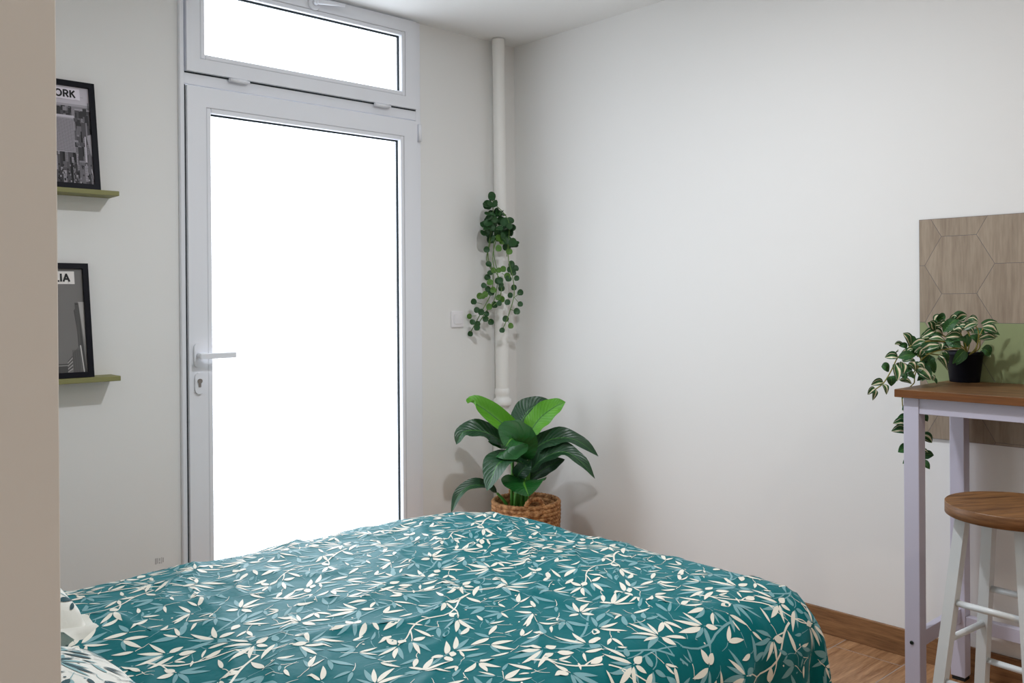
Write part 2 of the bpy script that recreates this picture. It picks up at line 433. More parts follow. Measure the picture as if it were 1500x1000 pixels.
# ------------------------------------------------------------------ pipe, switch, wall mark
pp = MB()
xt, xb = -.158, -.148; yp = -.057
def px_at(z): return xb+(xt-xb)*(z-.8)/1.7
pp.tube([(px_at(z), yp, z) for z in (.80, 1.3, 1.9, 2.4, 2.497)], [.0325, .032, .0295, .029, .031], 28, cap=False)
pipe = pp
pr = [(.0325, .80), (.036, .795), (.0375, .775), (.034, .765), (.034, .752), (.044, .748), (.045, .722), (.043, .717), (.034, .712), (.034, .69), (.038, .68), (.040, .64), (.046, .62), (.047, .58), (.047, .0005)]
P = MB(); P.lathe(pr, (px_at(.75), yp, 0), 32)
proot = thing('riser_pipe', (px_at(0), yp, 0), 'white painted vertical pipe in the corner, running from floor to ceiling', 'pipe')
pipe.build('pipe', M['pipe'], proot); P.build('collar', M['pipe'], proot)
sw = thing('light_switch', (-.384, 0, 1.14), 'small square white wall switch beside the corner pipe', 'switch')
MB().box((-.421, -.009, 1.101), (-.347, -.0002, 1.179), 0, .003).build('switch_plate', M['switch'], sw)
MB().box((-.405, -.013, 1.117), (-.363, -.0088, 1.164), 0, .0015).build('rocker', M['switch'], sw)
mk = MB()
for dx, w_, h0, h1 in ((0, .006, -.012, .010), (.008, .003, -.010, .010), (.0145, .0045, -.002, .008), (.0145, .0045, -.012, -.005), (.0225, .0025, -.013, .010), (.028, .0035, -.009, .008)):
    mk.box((-1.815+dx, -.0006, .281+h0), (-1.815+dx+w_, -.0001, .281+h1))
M['faint'] = new_mat('faint_grey_ink', (.50, .49, .49, 1), .8, .2)
tag(mk.build('wall_mark', M['faint']), 'faint grey printed mark low on the far wall left of the door', 'mark')

# ------------------------------------------------------------------ tile backsplash (hexagons)
def clip(poly, ax, lim, keep_greater):
    out = []
    for i in range(len(poly)):
        a, b_ = poly[i], poly[(i+1) % len(poly)]
        ia = (a[ax] >= lim) == keep_greater or a[ax] == lim; ib = (b_[ax] >= lim) == keep_greater or b_[ax] == lim
        if ia: out.append(a)
        if ia != ib:
            t = (lim-a[ax])/(b_[ax]-a[ax]); out.append((a[0]+t*(b_[0]-a[0]), a[1]+t*(b_[1]-a[1])))
    return out
TB = MB(); ty0, ty1, tz0, tz1 = -4.2, -2.0135, .757, 1.4895
TB.box((-.0101, ty0, tz0), (-.0002, ty1, tz1), 2)
s = .1096; hh = s*sqrt(3)/2; random.seed(8)
for col in range(-1, 14):
    yc = -2.141-1.5*s*col
    for r_ in range(-5, 3):
        zc = 1.335+2*hh*r_+(hh if col % 2 else 0)
        g_ = .0008
        poly = [(yc+(s-g_)*cos(pi/3*k), zc+(s-g_)*sin(pi/3*k)) for k in range(6)]
        for ax, lim, kg in ((0, ty0+.001, True), (0, ty1-.001, False), (1, tz0+.001, True), (1, tz1-.001, False)):
            poly = clip(poly, ax, lim, kg)
            if len(poly) < 3: break
        if len(poly) < 3: continue
        rowz = zc
        green = (.9 < zc < 1.1) and not (col % 2 == 0 and False)
        mi = 1 if green else 0
        n = len(poly)
        vs = [(-.0084, a, b_) for a, b_ in poly]+[(-.0105, a, b_) for a, b_ in poly]
        fs = [tuple(range(n, 2*n))]+[(i, (i+1) % n, n+(i+1) % n, n+i) for i in range(n)]
        TB.add(vs, fs, mi, shift=(random.uniform(0, 9), random.uniform(0, 9), random.uniform(0, 9)))
tag(TB.build('tile_backsplash', [M['hex_wood'], M['hex_green'], M['hex_grout']]),
    'hexagonal wall tiles, greyish wood look with a pale green row, behind the bar table', 'wall tiles')

# ------------------------------------------------------------------ shelves and framed posters
def shelf(z0, z1, label):
    o = MB().box((-2.62, -.10, z0), (-1.965, -.0005, z1), 0, .0012).build('wall_shelf', M['shelf'])
    return tag(o, label, 'shelf', 'olive picture shelves on the far wall')
shelf(1.6005, 1.6165, 'narrow olive green wall shelf, the upper one, holding the skyline poster')
shelf(.9595, .9765, 'narrow olive green wall shelf, the lower one, holding the tower poster')
GREY = [new_mat('print_grey_%d' % i, (v, v*.93, v*1.03, 1), .6, .3) for i, v in enumerate((.012, .04, .085, .15, .25, .38, .55, .75))]
PG = [new_mat('print_warm_%d' % i, (v, v*.95, v*.92, 1), .6, .3) for i, v in enumerate((.03, .07, .13, .18, .24, .42, .6, .78))]
LET = {
 'O': ('arc', [(.42, .5, .42, .5, 0, 360)], []), 'R': ('x', [(.30, .74, .26, .26, -90, 90)], [(.0, 0, .0, 1), (0, 1, .30, 1), (0, .48, .30, .48), (.30, .48, .58, 0)]),
 'K': ('x', [], [(0, 0, 0, 1), (0, .42, .55, 1), (.2, .6, .60, 0)]), 'I': ('x', [], [(0, 0, 0, 1)]),
 'A': ('x', [], [(0, 0, .38, 1), (.38, 1, .76, 0), (.14, .30, .62, .30)]), 'L': ('x', [], [(0, 0, 0, 1), (0, 0, .46, 0)]),
 'N': ('x', [], [(0, 0, 0, 1), (0, 1, .62, 0), (.62, 0, .62, 1)]), 'E': ('x', [], [(0, 0, 0, 1), (0, 0, .46, 0), (0, .5, .42, .5), (0, 1, .46, 1)]),
 'W': ('x', [], [(0, 1, .25, 0), (.25, 0, .5, 1), (.5, 1, .75, 0), (.75, 0, 1, 1)]), 'Y': ('x', [], [(0, 1, .35, .48), (.7, 1, .35, .48), (.35, .48, .35, 0)]), ' ': ('x', [], [])}
LW = {'O': .84, 'R': .6, 'K': .6, 'I': 0, 'A': .76, 'L': .46, 'N': .62, 'E': .46, 'W': 1.0, 'Y': .7, ' ': .15}
def framed(xr, zb, ztop, yb, yt, kind, label):
    """local frame: a from right edge leftwards (0..W), b up (0..Hh), h towards the room"""
    ez = V((0, yt-yb, ztop-zb)); Hh = ez.length; ez.normalize()
    ea = V((-1, 0, 0)); en = ez.cross(ea).normalized()
    if en.y > 0: en = -en
    O = V((xr, yb, zb)); Wd = .29
    T = lambda a, b_, h: tuple(O+ea*a+ez*b_+en*h)
    root = thing('framed_poster', (xr-Wd/2, yb, zb), label, 'picture', 'framed city posters on the shelves')
    bw = .0185
    fm = MB()
    def bx(mb, a0, a1, b0, b1, h0, h1, mi=0):
        mb.prism([(a0, b0), (a1, b0), (a1, b1), (a0, b1)], h0, h1, T, mi)
    bx(fm, 0, bw, 0, Hh, -.012, .004); bx(fm, Wd-bw, Wd, 0, Hh, -.012, .004)
    bx(fm, bw, Wd-bw, 0, bw, -.012, .004); bx(fm, bw, Wd-bw, Hh-bw, Hh, -.012, .004)
    bx(fm, bw, Wd-bw, bw, Hh-bw, -.012, -.006)
    fm.build('picture_frame', M['frame'], root)
    mats = GREY if kind == 1 else PG
    p = MB(); L0 = -.0055
    PW, PH = Wd-2*bw, Hh-2*bw
    def q(a0, a1, b0, b1, lv, mi):   # b measured from the top of the print downwards
        a0 = max(0, a0); a1 = min(PW, a1); b1 = min(PH, b1); b0 = max(0, b0)
        if a1 <= a0 or b1 <= b0: return
        h = L0+lv*.00012
        p.add([T(bw+a0, Hh-bw-b0, h), T(bw+a1, Hh-bw-b0, h), T(bw+a1, Hh-bw-b1, h), T(bw+a0, Hh-bw-b1, h)], [(0, 1, 2, 3)], mi)
    def qq(pts, lv, mi):
        h = L0+lv*.00012
        p.add([T(bw+min(max(a, 0), PW), Hh-bw-min(max(b_, 0), PH), h) for a, b_ in pts], [tuple(range(len(pts)))], mi)
    rnd = random.Random(5+kind)
    if kind == 1:
        q(0, PW, 0, PH, 0, 6)
        for k in range(9): q(rnd.uniform(-.05, .2), rnd.uniform(.05, PW), .004+k*.006, .006+k*.006, 1, 5 if k % 2 else 6)
        q(0, PW, .062, .10, 1, 5); q(0, PW, .070, .078, 2, 4); q(0, PW, .083, PH, 2, 2)
        for k in range(150):      # far low city
            a = rnd.uniform(-.01, PW); b_ = .078+rnd.random()**1.6*.09; ww = rnd.uniform(.003, .010)*(1+b_*5); h_ = rnd.uniform(.006, .016)*(1+b_*6)
            q(a, a+ww, b_-h_*.4, b_+h_, 3+k*.01, rnd.choice((1, 1, 2, 3, 4)))
        for k in range(95):      # nearer buildings, each with a lit and a shaded face
            a = rnd.uniform(-.02, PW); b_ = .13+k/95*.20; ww = rnd.uniform(.010, .022); h_ = rnd.uniform(.03, .07)
            lv = 5+k*.05
            q(a, a+ww*.55, b_, b_+h_, lv, rnd.choice((3, 4, 5))); q(a+ww*.55, a+ww, b_, b_+h_, lv, rnd.choice((0, 1)))
            for j in range(int(h_/.004)): q(a+.001, a+ww*.5, b_+.003+j*.004, b_+.0045+j*.004, lv+.04, rnd.choice((1, 2)))
        q(.054, .125, .108, .235, 11, 5); q(.052, .127, .104, .112, 11.5, 6)     # slab tower on the left
        for i in range(18):
            q(.056+i*.0039, .0582+i*.0039, .116, .232, 12, 2)
        for j in range(38): q(.054, .125, .117+j*.003, .1180+j*.003, 12.4, 5)
        q(.012, .030, .125, .180, 12, 2); q(.012, .016, .125, .18, 12.2, 4)
        q(.030, .045, .215, .262, 12, 1); q(.018, .022, .175, .265, 12.4, 6)
        qq([(0, .165), (.016, .172), (.004, .24), (0, .245)], 12, 5); qq([(0, .24), (.012, .235), (.018, .30), (0, .33)], 12, 3)
        qq([(.004, .29), (.0065, .289), (0, .33), (0, .315)], 12.5, 7)
        q(.026, .044, .262, PH, 12.6, 4)
        for i in range(4): q(.028+i*.0042, .030+i*.0042, .268, PH, 12.8, 1)
        for k in range(60):
            a = rnd.uniform(0, .11); b_ = rnd.uniform(.27, PH); q(a, a+.004, b_, b_+.006, 13, rnd.choice((0, 1, 4, 5, 0)))
        q(.0035, .0055, .052, .077, 4, 2)
        bx0, bx1, bt, bb = .029, PW-.029, .007, .047; q(bx0, bx1, bt, bb, 14, 7)
        text, cap = 'NEW YORK', .0225
    else:
        q(0, PW, 0, PH, 0, 3)
        for k in range(12): q(rnd.uniform(-.05, .2), rnd.uniform(.05, PW), .06+k*.022, .066+k*.022, .5, 3)
        qq([(.016, .118), (.030, .118), (.022, PH), (-.0, PH), (0, .30)], 2, 1)
        qq([(0, .115), (.018, .115), (0, .30)], 3, 5); qq([(.018, .112), (.020, .115), (.006, PH), (0, PH), (0, .29)], 2.6, 4)
        qq([(.018, .118), (.034, .145), (.012, PH), (.002, PH)], 4, 1)
        for j in range(44): qq([(.018+.0*j, .125+j*.005), (.033-j*.0004, .130+j*.005), (.032-j*.0004, .1315+j*.005), (.017, .1265+j*.005)], 4.5, 2)
        qq([(.020, .265), (.046, .292), (.044, PH), (.012, PH)], 5, 2); qq([(.0165, .265), (.020, .265), (.012, PH), (.009, PH)], 6, 6)
        for j in range(7): q(.022+j*.0035, .0235+j*.0035, .28, PH, 6, 1)
        for j in range(8): qq([(.046, .30+j*.006), (.062, .318+j*.005), (.062, .3205+j*.005), (.046, .303+j*.006)], 6, 5 if j % 2 else 1)
        q(.062, PW, .326, PH, 5, 1); q(.062, PW, .33, .334, 6, 4)
        bx0, bx1, bt, bb = .026, PW-.026, .009, .053; q(bx0, bx1, bt, bb, 7, 7)
        text, cap = 'LIA', .0235
    p.build('poster', mats, root)
    # lettering
    tx = MB(); th = cap*.25
    wid = sum(LW[ch]*cap+cap*.34 for ch in text)-cap*.34
    cx = (bx0+.017)+wid if kind == 1 else (bx0+.017)+wid  # left end (a grows leftwards)
    cy = Hh-bw-(bt+bb)/2-cap/2
    hl = L0+.0021
    for ch in text:
        _, arcs, segs = LET[ch]
        def pt(x, y_): return (bw+cx-x*cap, cy+y_*cap)
        def seg(x0, y0, x1, y1, lv):
            a, b_ = pt(x0, y0), pt(x1, y1); d = V((b_[0]-a[0], b_[1]-a[1])); d = V((d.x, d.y)).normalized(); n_ = V((-d.y, d.x))*th/2
            e = V((d.x, d.y))*(th*.35)
            pts = [(a[0]-e.x+n_.x, a[1]-e.y+n_.y), (b_[0]+e.x+n_.x, b_[1]+e.y+n_.y), (b_[0]+e.x-n_.x, b_[1]+e.y-n_.y), (a[0]-e.x-n_.x, a[1]-e.y-n_.y)]
            tx.add([T(u, v, hl+lv*.00002) for u, v in pts], [(0, 1, 2, 3)])
        for i, sg in enumerate(segs): seg(*sg, i)
        for (ax, ay, rx, ry, t0, t1) in arcs:
            n = 24; st = []
            for k in range(n+1):
                t = math.radians(t0+(t1-t0)*k/n)
                for rr in (-th/2/cap, th/2/cap):
                    u, v = pt(ax+(rx+rr)*cos(t), ay+(ry+rr)*sin(t)); st.append(T(u, v, hl+.0001))
            tx.add(st, [(2*k, 2*k+1, 2*k+3, 2*k+2) for k in range(n)])
        cx -= LW[ch]*cap+cap*.34
    tag(tx.build('lettering', GREY[0], root))
    gl = MB(); bx(gl, bw, Wd-bw, bw, Hh-bw, -.0018, -.0012); 
    return root
framed(-2.021, 1.6170, 1.993, -.082, -.018, 1, 'black framed skyline photo poster lettered NEW YORK leaning on the upper green shelf')
framed(-2.046, .9770, 1.3665, -.078, -.018, 2, 'black framed grey tower photo poster leaning on the lower green shelf')

# ------------------------------------------------------------------ bar table
tz = .957
tb = thing('bar_table', (-.23, -2.75, 0), 'tall narrow bar table with oak top and white metal legs against the tiles', 'table')
tx0, tx1, tya, tyb = -.430, -.022, -2.116, -3.32
tt = MB(); tt.box((tx0, tyb, tz-.0235), (tx1, tya, tz), 0, .0012)
# thin edge band on the visible rims
tt.box((tx0-.0004, tyb, tz-.0228), (tx0+.0004, tya, tz-.0012), 1)
tt.box((tx0, tya-.0004, tz-.0228), (tx1, tya+.0004, tz-.0012), 1)
tt.build('tabletop', [M['top_wood'], M['top_edge']], tb)
lw = .0448
for (lx, ly_) in ((-.413, -2.1795), (-.413, -3.257-lw), (-.078, -2.1795), (-.078, -3.257-lw)):
    back = lx > -.2
    lg = MB().box((lx, ly_, .012), (lx+lw, ly_+lw, tz-.024), 0, .0015).build('leg', M['metal_lilac'], tb)
    sub(MB().box((lx+.003, ly_+.003, 0), (lx+lw-.003, ly_+lw-.003, .0125)), 'foot', M['foot'], lg)
    if not back:
        sub(MB().tube([(lx+.0006, ly_+.024, .209), (lx-.003, ly_+.024, .209)], [.0062, .0048], 14), 'bolt', M['screw'], lg)
y0_, y1_ = -3.257, -2.1795
MB().box((-.410, y0_, tz-.0705), (-.385, y1_, tz-.0242), 0, .001).build('apron', M['metal_lilac'], tb)
MB().box((-.060, y0_, tz-.0705), (-.038, y1_, tz-.0242), 0, .001).build('apron', M['metal_lilac'], tb)
for yy_ in (-2.167, -3.292):
    MB().box((-.368, yy_, tz-.0705), (-.078, yy_+.022, tz-.0242), 0, .001).build('apron', M['metal_lilac'], tb)
    MB().box((-.3682, yy_, .186), (-.0782, yy_+.022, .232), 0, .001).build('stretcher', M['metal_lilac'], tb)
MB().box((-.072, y0_, .165), (-.045, y1_, .208), 0, .001).build('stretcher', M['metal_lilac'], tb)

# ------------------------------------------------------------------ stool
sx, sy, sz = -.6346, -2.5117, .7104
st = thing('bar_stool', (sx, sy, 0), 'backless bar stool with round oak seat and splayed white metal legs beside the bar table', 'stool')
se = MB(); n = 72; R_ = .160
se.lathe([(0.0001, 0), (R_-.0012, 0), (R_, -.0012), (R_, -.0285), (R_-.0015, -.030), (.0001, -.030)], (0, 0, 0), n, 0, False)
for i in range(len(se.f)):
    zz = [se.v[k][2] for k in se.f[i]]
    if min(zz) < -.02 and max(zz) > -.01: se.m[i] = 1; se.sm[i] = True
M['seat_edge'] = wood_mat('oak_seat_edge', srgb(90, 56, 28), srgb(140, 98, 60), scale=(4, 4, 60), contrast=(.3, .7))
so = se.build('seat', [M['seat_wood'], M['seat_edge']]); so.parent = st; so.location = (0, 0, sz); so.rotation_euler = (0, 0, -.55)
phi = -.1002; la, lb = .0705, .1334; ox, oy = -.0074, .0214
zt = sz-.030
def leg_c(s1, s2, z):
    t = (zt-z)/zt; w_ = la+(lb-la)*t
    lx, ly_ = s1*w_, s2*w_
    return V((sx+ox+lx*cos(phi)-ly_*sin(phi), sy+oy+lx*sin(phi)+ly_*cos(phi), z))
ex = V((cos(phi), sin(phi), 0)); ey = V((-sin(phi), cos(phi), 0))
for s1 in (-1, 1):
    for s2 in (-1, 1):
        hw = .0135
        vs = []
        for z in (0.006, zt-.001):
            c0 = leg_c(s1, s2, z)
            for a, b_ in ((-1, -1), (1, -1), (1, 1), (-1, 1)):
                vs.append(tuple(c0+ex*a*hw+ey*b_*hw))
        lg = MB().add(vs, [(3, 2, 1, 0), (4, 5, 6, 7), (0, 1, 5, 4), (1, 2, 6, 5), (2, 3, 7, 6), (3, 0, 4, 7)]).build('leg', M['metal_white'], st)
        c0 = leg_c(s1, s2, 0)
        ft = []
        for z in (0, .0065):
            for a, b_ in ((-1, -1), (1, -1), (1, 1), (-1, 1)):
                ft.append(tuple(V((c0.x, c0.y, z))+ex*a*.0125+ey*b_*.0125))
        sub(MB().add(ft, [(3, 2, 1, 0), (4, 5, 6, 7), (0, 1, 5, 4), (1, 2, 6, 5), (2, 3, 7, 6), (3, 0, 4, 7)]), 'foot', M['foot'], lg)
for s1 in (-1, 1):
    for z in (.460, .260):
        a, b_ = leg_c(s1, -1, z), leg_c(s1, 1, z)
        MB().tube([a, b_], .0083, 14).build('rung', M['metal_white'], st)
    for z in (.362, .150):
        a, b_ = leg_c(-1, s1, z), leg_c(1, s1, z)
        MB().tube([a, b_], .0083, 14).build('rung', M['metal_white'], st)
ap = MB()
for s1 in (-1, 1):
    for horiz in (0, 1):
        z0, z1 = zt-.0165, zt-.0015
        if horiz: a, b_ = leg_c(-1, s1, z1), leg_c(1, s1, z1); nn = ey*s1
        else: a, b_ = leg_c(s1, -1, z1), leg_c(s1, 1, z1); nn = ex*s1
        vs = []
        for z in (z0, z1):
            for pnt in (a, b_):
                for o_ in (-.002, .0128):
                    vs.append((pnt.x+nn.x*o_, pnt.y+nn.y*o_, z))
        ap.add(vs, [(0, 1, 3, 2), (4, 6, 7, 5), (0, 4, 5, 1), (2, 3, 7, 6), (1, 5, 7, 3), (0, 2, 6, 4)])
ap.build('seat_frame', M['metal_white'], st)

# ------------------------------------------------------------------ bed
X1, Y0, Y1, XH = -1.035, -2.035, -.892, -3.08
RR = .15; ZT = .503; D = .47
def smooth(t): t = max(0, min(1, t)); return t*t*(3-2*t)
def S(u, v, off=0.0):
    dx = max(0.0, u-X1); dy = 0.0; sg = 1
    if v > Y1: dy = v-Y1
    elif v < Y0: dy = Y0-v; sg = -1
    d = (dx**6+dy**6)**(1/6.) if dx > 0 and dy > 0 else dx+dy
    hy = hypot(dx, dy)
    bx_, by_ = min(u, X1), min(max(v, Y0), Y1)
    RC = .26
    if u > X1-RC and v > Y1-RC:          # plan-rounded far corner
        ax_, ay_ = u-(X1-RC), v-(Y1-RC); hr = hypot(ax_, ay_)
        d = min(hr-RC, D+.02)
        if d > 0:
            bx_, by_ = X1-RC+ax_/hr*RC, Y1-RC+ay_/hr*RC; dx, dy, hy = ax_, ay_, hr
        else: d = 0; bx_, by_ = u, v
    if d > 0:
        nx, ny = dx/hy, sg*dy/hy
        a = d/RR
        if a < pi/2: h = RR*sin(a); dz = -RR*(1-cos(a))
        else: h = RR+.01*(d-RR*pi/2); dz = -RR-(d-RR*pi/2)
        th = math.atan2(dy, dx)
        if sg < 0: s = (-by_)*0 + bx_*1.0 + (-by_)*-1.0 - th*.25
        else: s = bx_+by_+th*.2
        am = smooth((d-.10)/.30)
        fold = am*(.018*sin(s*2*pi/.21+1.2)+.010*sin(s*2*pi/.13+.4+3*d))
        corner = smooth(min(dx, dy)/.10)*am
        fold += corner*.016*sin(th*6.0+.6)-.012*corner
        h += fold
    else: nx = ny = 0; h = dz = 0
    x, y_ = bx_+nx*h, by_+ny*h
    # soft crown, wrinkles
    cu = (u-XH)/(X1-XH); cv = (v-Y0)/(Y1-Y0)
    wt = 1-smooth((d-.05)/.25)
    crown = .020*sin(pi*max(0, min(1, cu)))**.6*sin(pi*max(0, min(1, cv)))**.6 - .008
    # dip in front of the pillows
    dip = -.042*math.exp(-((u+2.42)/.17)**2)*smooth((-v-1.15)/.4)
    n1 = noise.noise(V((u*3.1, v*3.1, 0.3)))*.012
    n2 = noise.noise(V((u*8+v*3, v*9, 1.7)))*.0035
    rg = (1-abs(noise.noise(V((u*2.4+3, v*2.4-u*.9, 5.1)))*2.2))
    rg = max(0, rg)**6*.009
    rg2 = max(0, 1-abs(noise.noise(V((u*5.3-v*2, v*4.1+7, 9.1)))*2.4))**5*.006
    z = ZT+dz+(crown+dip+n1+n2+rg+rg2)*wt
    return V((x, y_, z))
def SN(u, v, off):
    p = S(u, v); e = .002
    n_ = (S(u+e, v)-p).cross(S(u, v+e)-p)
    if n_.length < 1e-12: return p
    return p+n_.normalized()*off

def design(rnd, T, scale=1.0):
    """leaf print on a torus tile of side T: leaves and boughs kept clear of each other"""
    out = []; occ = []
    def hit(cs, tol):
        for (x, y, r, own) in occ:
            if own == hit.own: continue
            for (cx, cy, cr) in cs:
                ddx = abs(cx-x) % T; ddy = abs(cy-y) % T
                ddx = min(ddx, T-ddx); ddy = min(ddy, T-ddy)
                if ddx < r+cr and ddy < r+cr and hypot(ddx, ddy) < (r+cr)*tol: return True
        return False
    hit.own = 0
    def leaf(x, y, ang, L, W, col, bend=0.0, tol=.92):
        L *= scale; W *= scale
        cs = [(x+cos(ang+bend*(t-.3))*L*t, y+sin(ang+bend*(t-.3))*L*t, W*w_) for t, w_ in ((.22, .36), (.40, .50), (.58, .46), (.76, .34), (.92, .18))]
        if hit(cs, tol): return False
        for k, c in enumerate(cs): occ.append((c[0], c[1], c[2], -1))
        out.append(('leaf', col, x, y, ang, L, W, bend)); return True
    def br(pl, w, col, own=-2):
        out.append(('br', col, pl, w*scale))
        for q in pl: occ.append((q[0], q[1], w*scale*.4, own))
    def fan(x, y, main, k, own):
        hit.own = own
        nl = rnd.randint(5, 8); sp = rnd.uniform(.27, .36)
        for i in range(nl):
            o = (i-(nl-1)/2)
            a = main+o*sp+rnd.gauss(0, .04)
            r0 = .004+.010*(1-abs(o)/(nl/2))*rnd.random()
            L = rnd.uniform(.050, .078)*(1-.05*abs(o))
            leaf(x+r0*cos(a)*scale, y+r0*sin(a)*scale, a, L, L*rnd.uniform(.16, .21), 1 if (i+k) % 2 else 2, rnd.uniform(-.1, .25)*(1 if o > 0 else -1), .80)
        for i in range(rnd.randint(1, 3)):
            a = main+pi+rnd.uniform(-1.2, 1.2); L = rnd.uniform(.026, .036)
            leaf(x+.005*cos(a)*scale, y+.005*sin(a)*scale, a, L, L*.52, 2 if rnd.random() < .6 else 1, 0, .85)
    # sweeping boughs with forks, each fork ending in a fan
    nb = max(4, int(5/scale))
    for k in range(nb):
        own = 100+k
        x, y = ((k*.382+.07) % 1)*T, ((k*.618+.21) % 1)*T; a = rnd.choice((0, pi))+rnd.uniform(-.5, .5)
        pl = [(x, y)]; ns = 18; Lb = rnd.uniform(.32, .44)*scale; ph = rnd.uniform(0, 6)
        for i in range(ns):
            a += .16*sin(i*.55+ph)+rnd.gauss(0, .06); x += cos(a)*Lb/ns; y += sin(a)*Lb/ns; pl.append((x, y))
        col = 2 if k % 2 else 1
        br(pl, .0058, col, own)
        fan(pl[0][0], pl[0][1], math.atan2(pl[0][1]-pl[1][1], pl[0][0]-pl[1][0]), k, own)
        for i, sd in ((4, 1), (8, -1), (12, 1), (16, -1)):
            q = pl[i]; a2 = math.atan2(pl[i+1][1]-q[1], pl[i+1][0]-q[0])+pi+sd*rnd.uniform(.6, .9)
            t = [q]; aa = a2
            for _ in range(4):
                aa += -sd*.12+rnd.gauss(0, .12); t.append((t[-1][0]+cos(aa)*.014*scale, t[-1][1]+sin(aa)*.014*scale))
            br(t[::-1], .0038, col, own)
            fan(t[-1][0], t[-1][1], aa, i+k, own)
    # infill: small fans and twigs where there is room
    hit.own = -9
    n_try = int(900/scale)
    for k in range(n_try):
        x, y = rnd.uniform(0, T), rnd.uniform(0, T)
        if hit([(x, y, .012*scale)], 1.0): continue
        main = rnd.uniform(0, 2*pi); nl = rnd.randint(3, 6); got = 0
        for i in range(nl):
            a = main+(i-(nl-1)/2)*rnd.uniform(.34, .50); L = rnd.uniform(.034, .060)
            if k > n_try*.5: L *= .65
            got += leaf(x+.003*cos(a), y+.003*sin(a), a, L, L*rnd.uniform(.19, .30), 1 if (i+k) % 2 else 2, rnd.uniform(-.25, .25), .85)
        if got:
            a = main+pi+rnd.uniform(-.4, .4); pl = [(x, y)]
            for i in range(5):
                a += rnd.gauss(0, .2); pl.append((pl[-1][0]+cos(a)*.007*scale, pl[-1][1]+sin(a)*.007*scale))
            br(pl[::-1], .0020, 2 if k % 2 else 1)
    for k in range(60):
        x, y = rnd.uniform(0, T), rnd.uniform(0, T)
        leaf(x, y, rnd.uniform(0, 6), .007, .0048, 2 if k % 2 else 1, 0, 1.2)
    return out

def print_shapes(mb, shapes, T, fn, inside, u0, u1, v0, v1, mats, offs, ds=1.0):
    iu0, iu1 = int(math.floor(u0/T))-1, int(math.ceil(u1/T))+1
    iv0, iv1 = int(math.floor(v0/T))-1, int(math.ceil(v1/T))+1
    rr = random.Random(4)
    for iu in range(iu0, iu1):
        for iv in range(iv0, iv1):
            for sh in shapes:
                U, Vv = iu*T, iv*T
                strips = []
                if sh[0] == 'leaf':
                    _, col, x, y, ang, L, W, bend = sh
                    if not inside(U+x, Vv+y): continue
                    n = 7 if L > .012 else 4
                    a = ang; cx, cy = U+x, Vv+y
                    for i in range(n+1):
                        t = i/n
                        w_ = W/2*(sin(pi*t**.78)**.85 if 0 < t < 1 else 0)
                        aa = ang+bend*(t-.3)*2
                        strips.append((cx-sin(aa)*w_, cy+cos(aa)*w_, cx+sin(aa)*w_, cy-cos(aa)*w_))
                        cx += cos(aa)*L/n; cy += sin(aa)*L/n
                else:
                    _, col, pl, w_ = sh
                    if not inside(U+pl[0][0], Vv+pl[0][1]): continue
                    n = len(pl)
                    for i in range(n):
                        a = math.atan2(pl[min(i+1, n-1)][1]-pl[max(i-1, 0)][1], pl[min(i+1, n-1)][0]-pl[max(i-1, 0)][0])
                        ww = w_/2*(.45+.55*(i/(n-1)))
                        cx, cy = U+pl[i][0], Vv+pl[i][1]
                        strips.append((cx-sin(a)*ww, cy+cos(a)*ww, cx+sin(a)*ww, cy-cos(a)*ww))
                if not all(inside(q[0], q[1]) and inside(q[2], q[3]) for q in strips): continue
                off = offs[col]+(0.00015 if sh[0] == 'leaf' else 0)+rr.random()*.0001
                vs = []
                for q in strips:
                    vs.append(fn(q[0], q[1], off)); vs.append(fn(q[2], q[3], off))
                mb.add(vs, [(2*i, 2*i+1, 2*i+3, 2*i+2) for i in range(len(strips)-1)], mats[col], True)

D = .47
du = MB()
us = []; u = -3.06
while u < X1+D: us.append(u); u += .0125
us.append(X1+D)
vs_ = []; v = Y0-D
while v < Y1+D: vs_.append(v); v += .0125
vs_.append(Y1+D)
grid = [S(a, b_) for a in us for b_ in vs_]
nv = len(vs_)
du.add(grid, [(i*nv+j, (i+1)*nv+j, (i+1)*nv+j+1, i*nv+j+1) for i in range(len(us)-1) for j in range(nv-1)], 0, True)
TT = .56
shapes = design(random.Random(21), TT)
ins = lambda a, b_: -2.95 < a < X1+D-.004 and Y0-D+.004 < b_ < Y1+.30
print_shapes(du, shapes, TT, SN, ins, -3.1, X1+D, Y0-D, Y1+.3, {1: 1, 2: 2}, {1: .0005, 2: .0008})
duv = du.build('duvet', [M['teal'], M['teal_light'], M['cream']])
tag(duv, 'teal duvet cover printed with cream and pale leaves, spread over the bed', 'bedding')

bed = thing('bed', ((XH+X1)/2, (Y0+Y1)/2, 0), 'low double bed hidden under the teal leafy duvet', 'bed')
MB().box((XH+.02, Y0-.07, .27), (X1+.07, Y1+.07, .455), 0, .03).build('mattress', M['white_pot'], bed)
MB().box((XH+.02, Y0-.06, .17), (X1+.06, Y1+.06, .268), 0, .004).build('bed_base', M['white_pot'], bed)
for ax in (XH+.12, X1-.06):
    for ay in (Y0, Y1):
        MB().tube([(ax, ay, 0), (ax, ay, .17)], .025, 16).build('leg', M['foot'], bed)

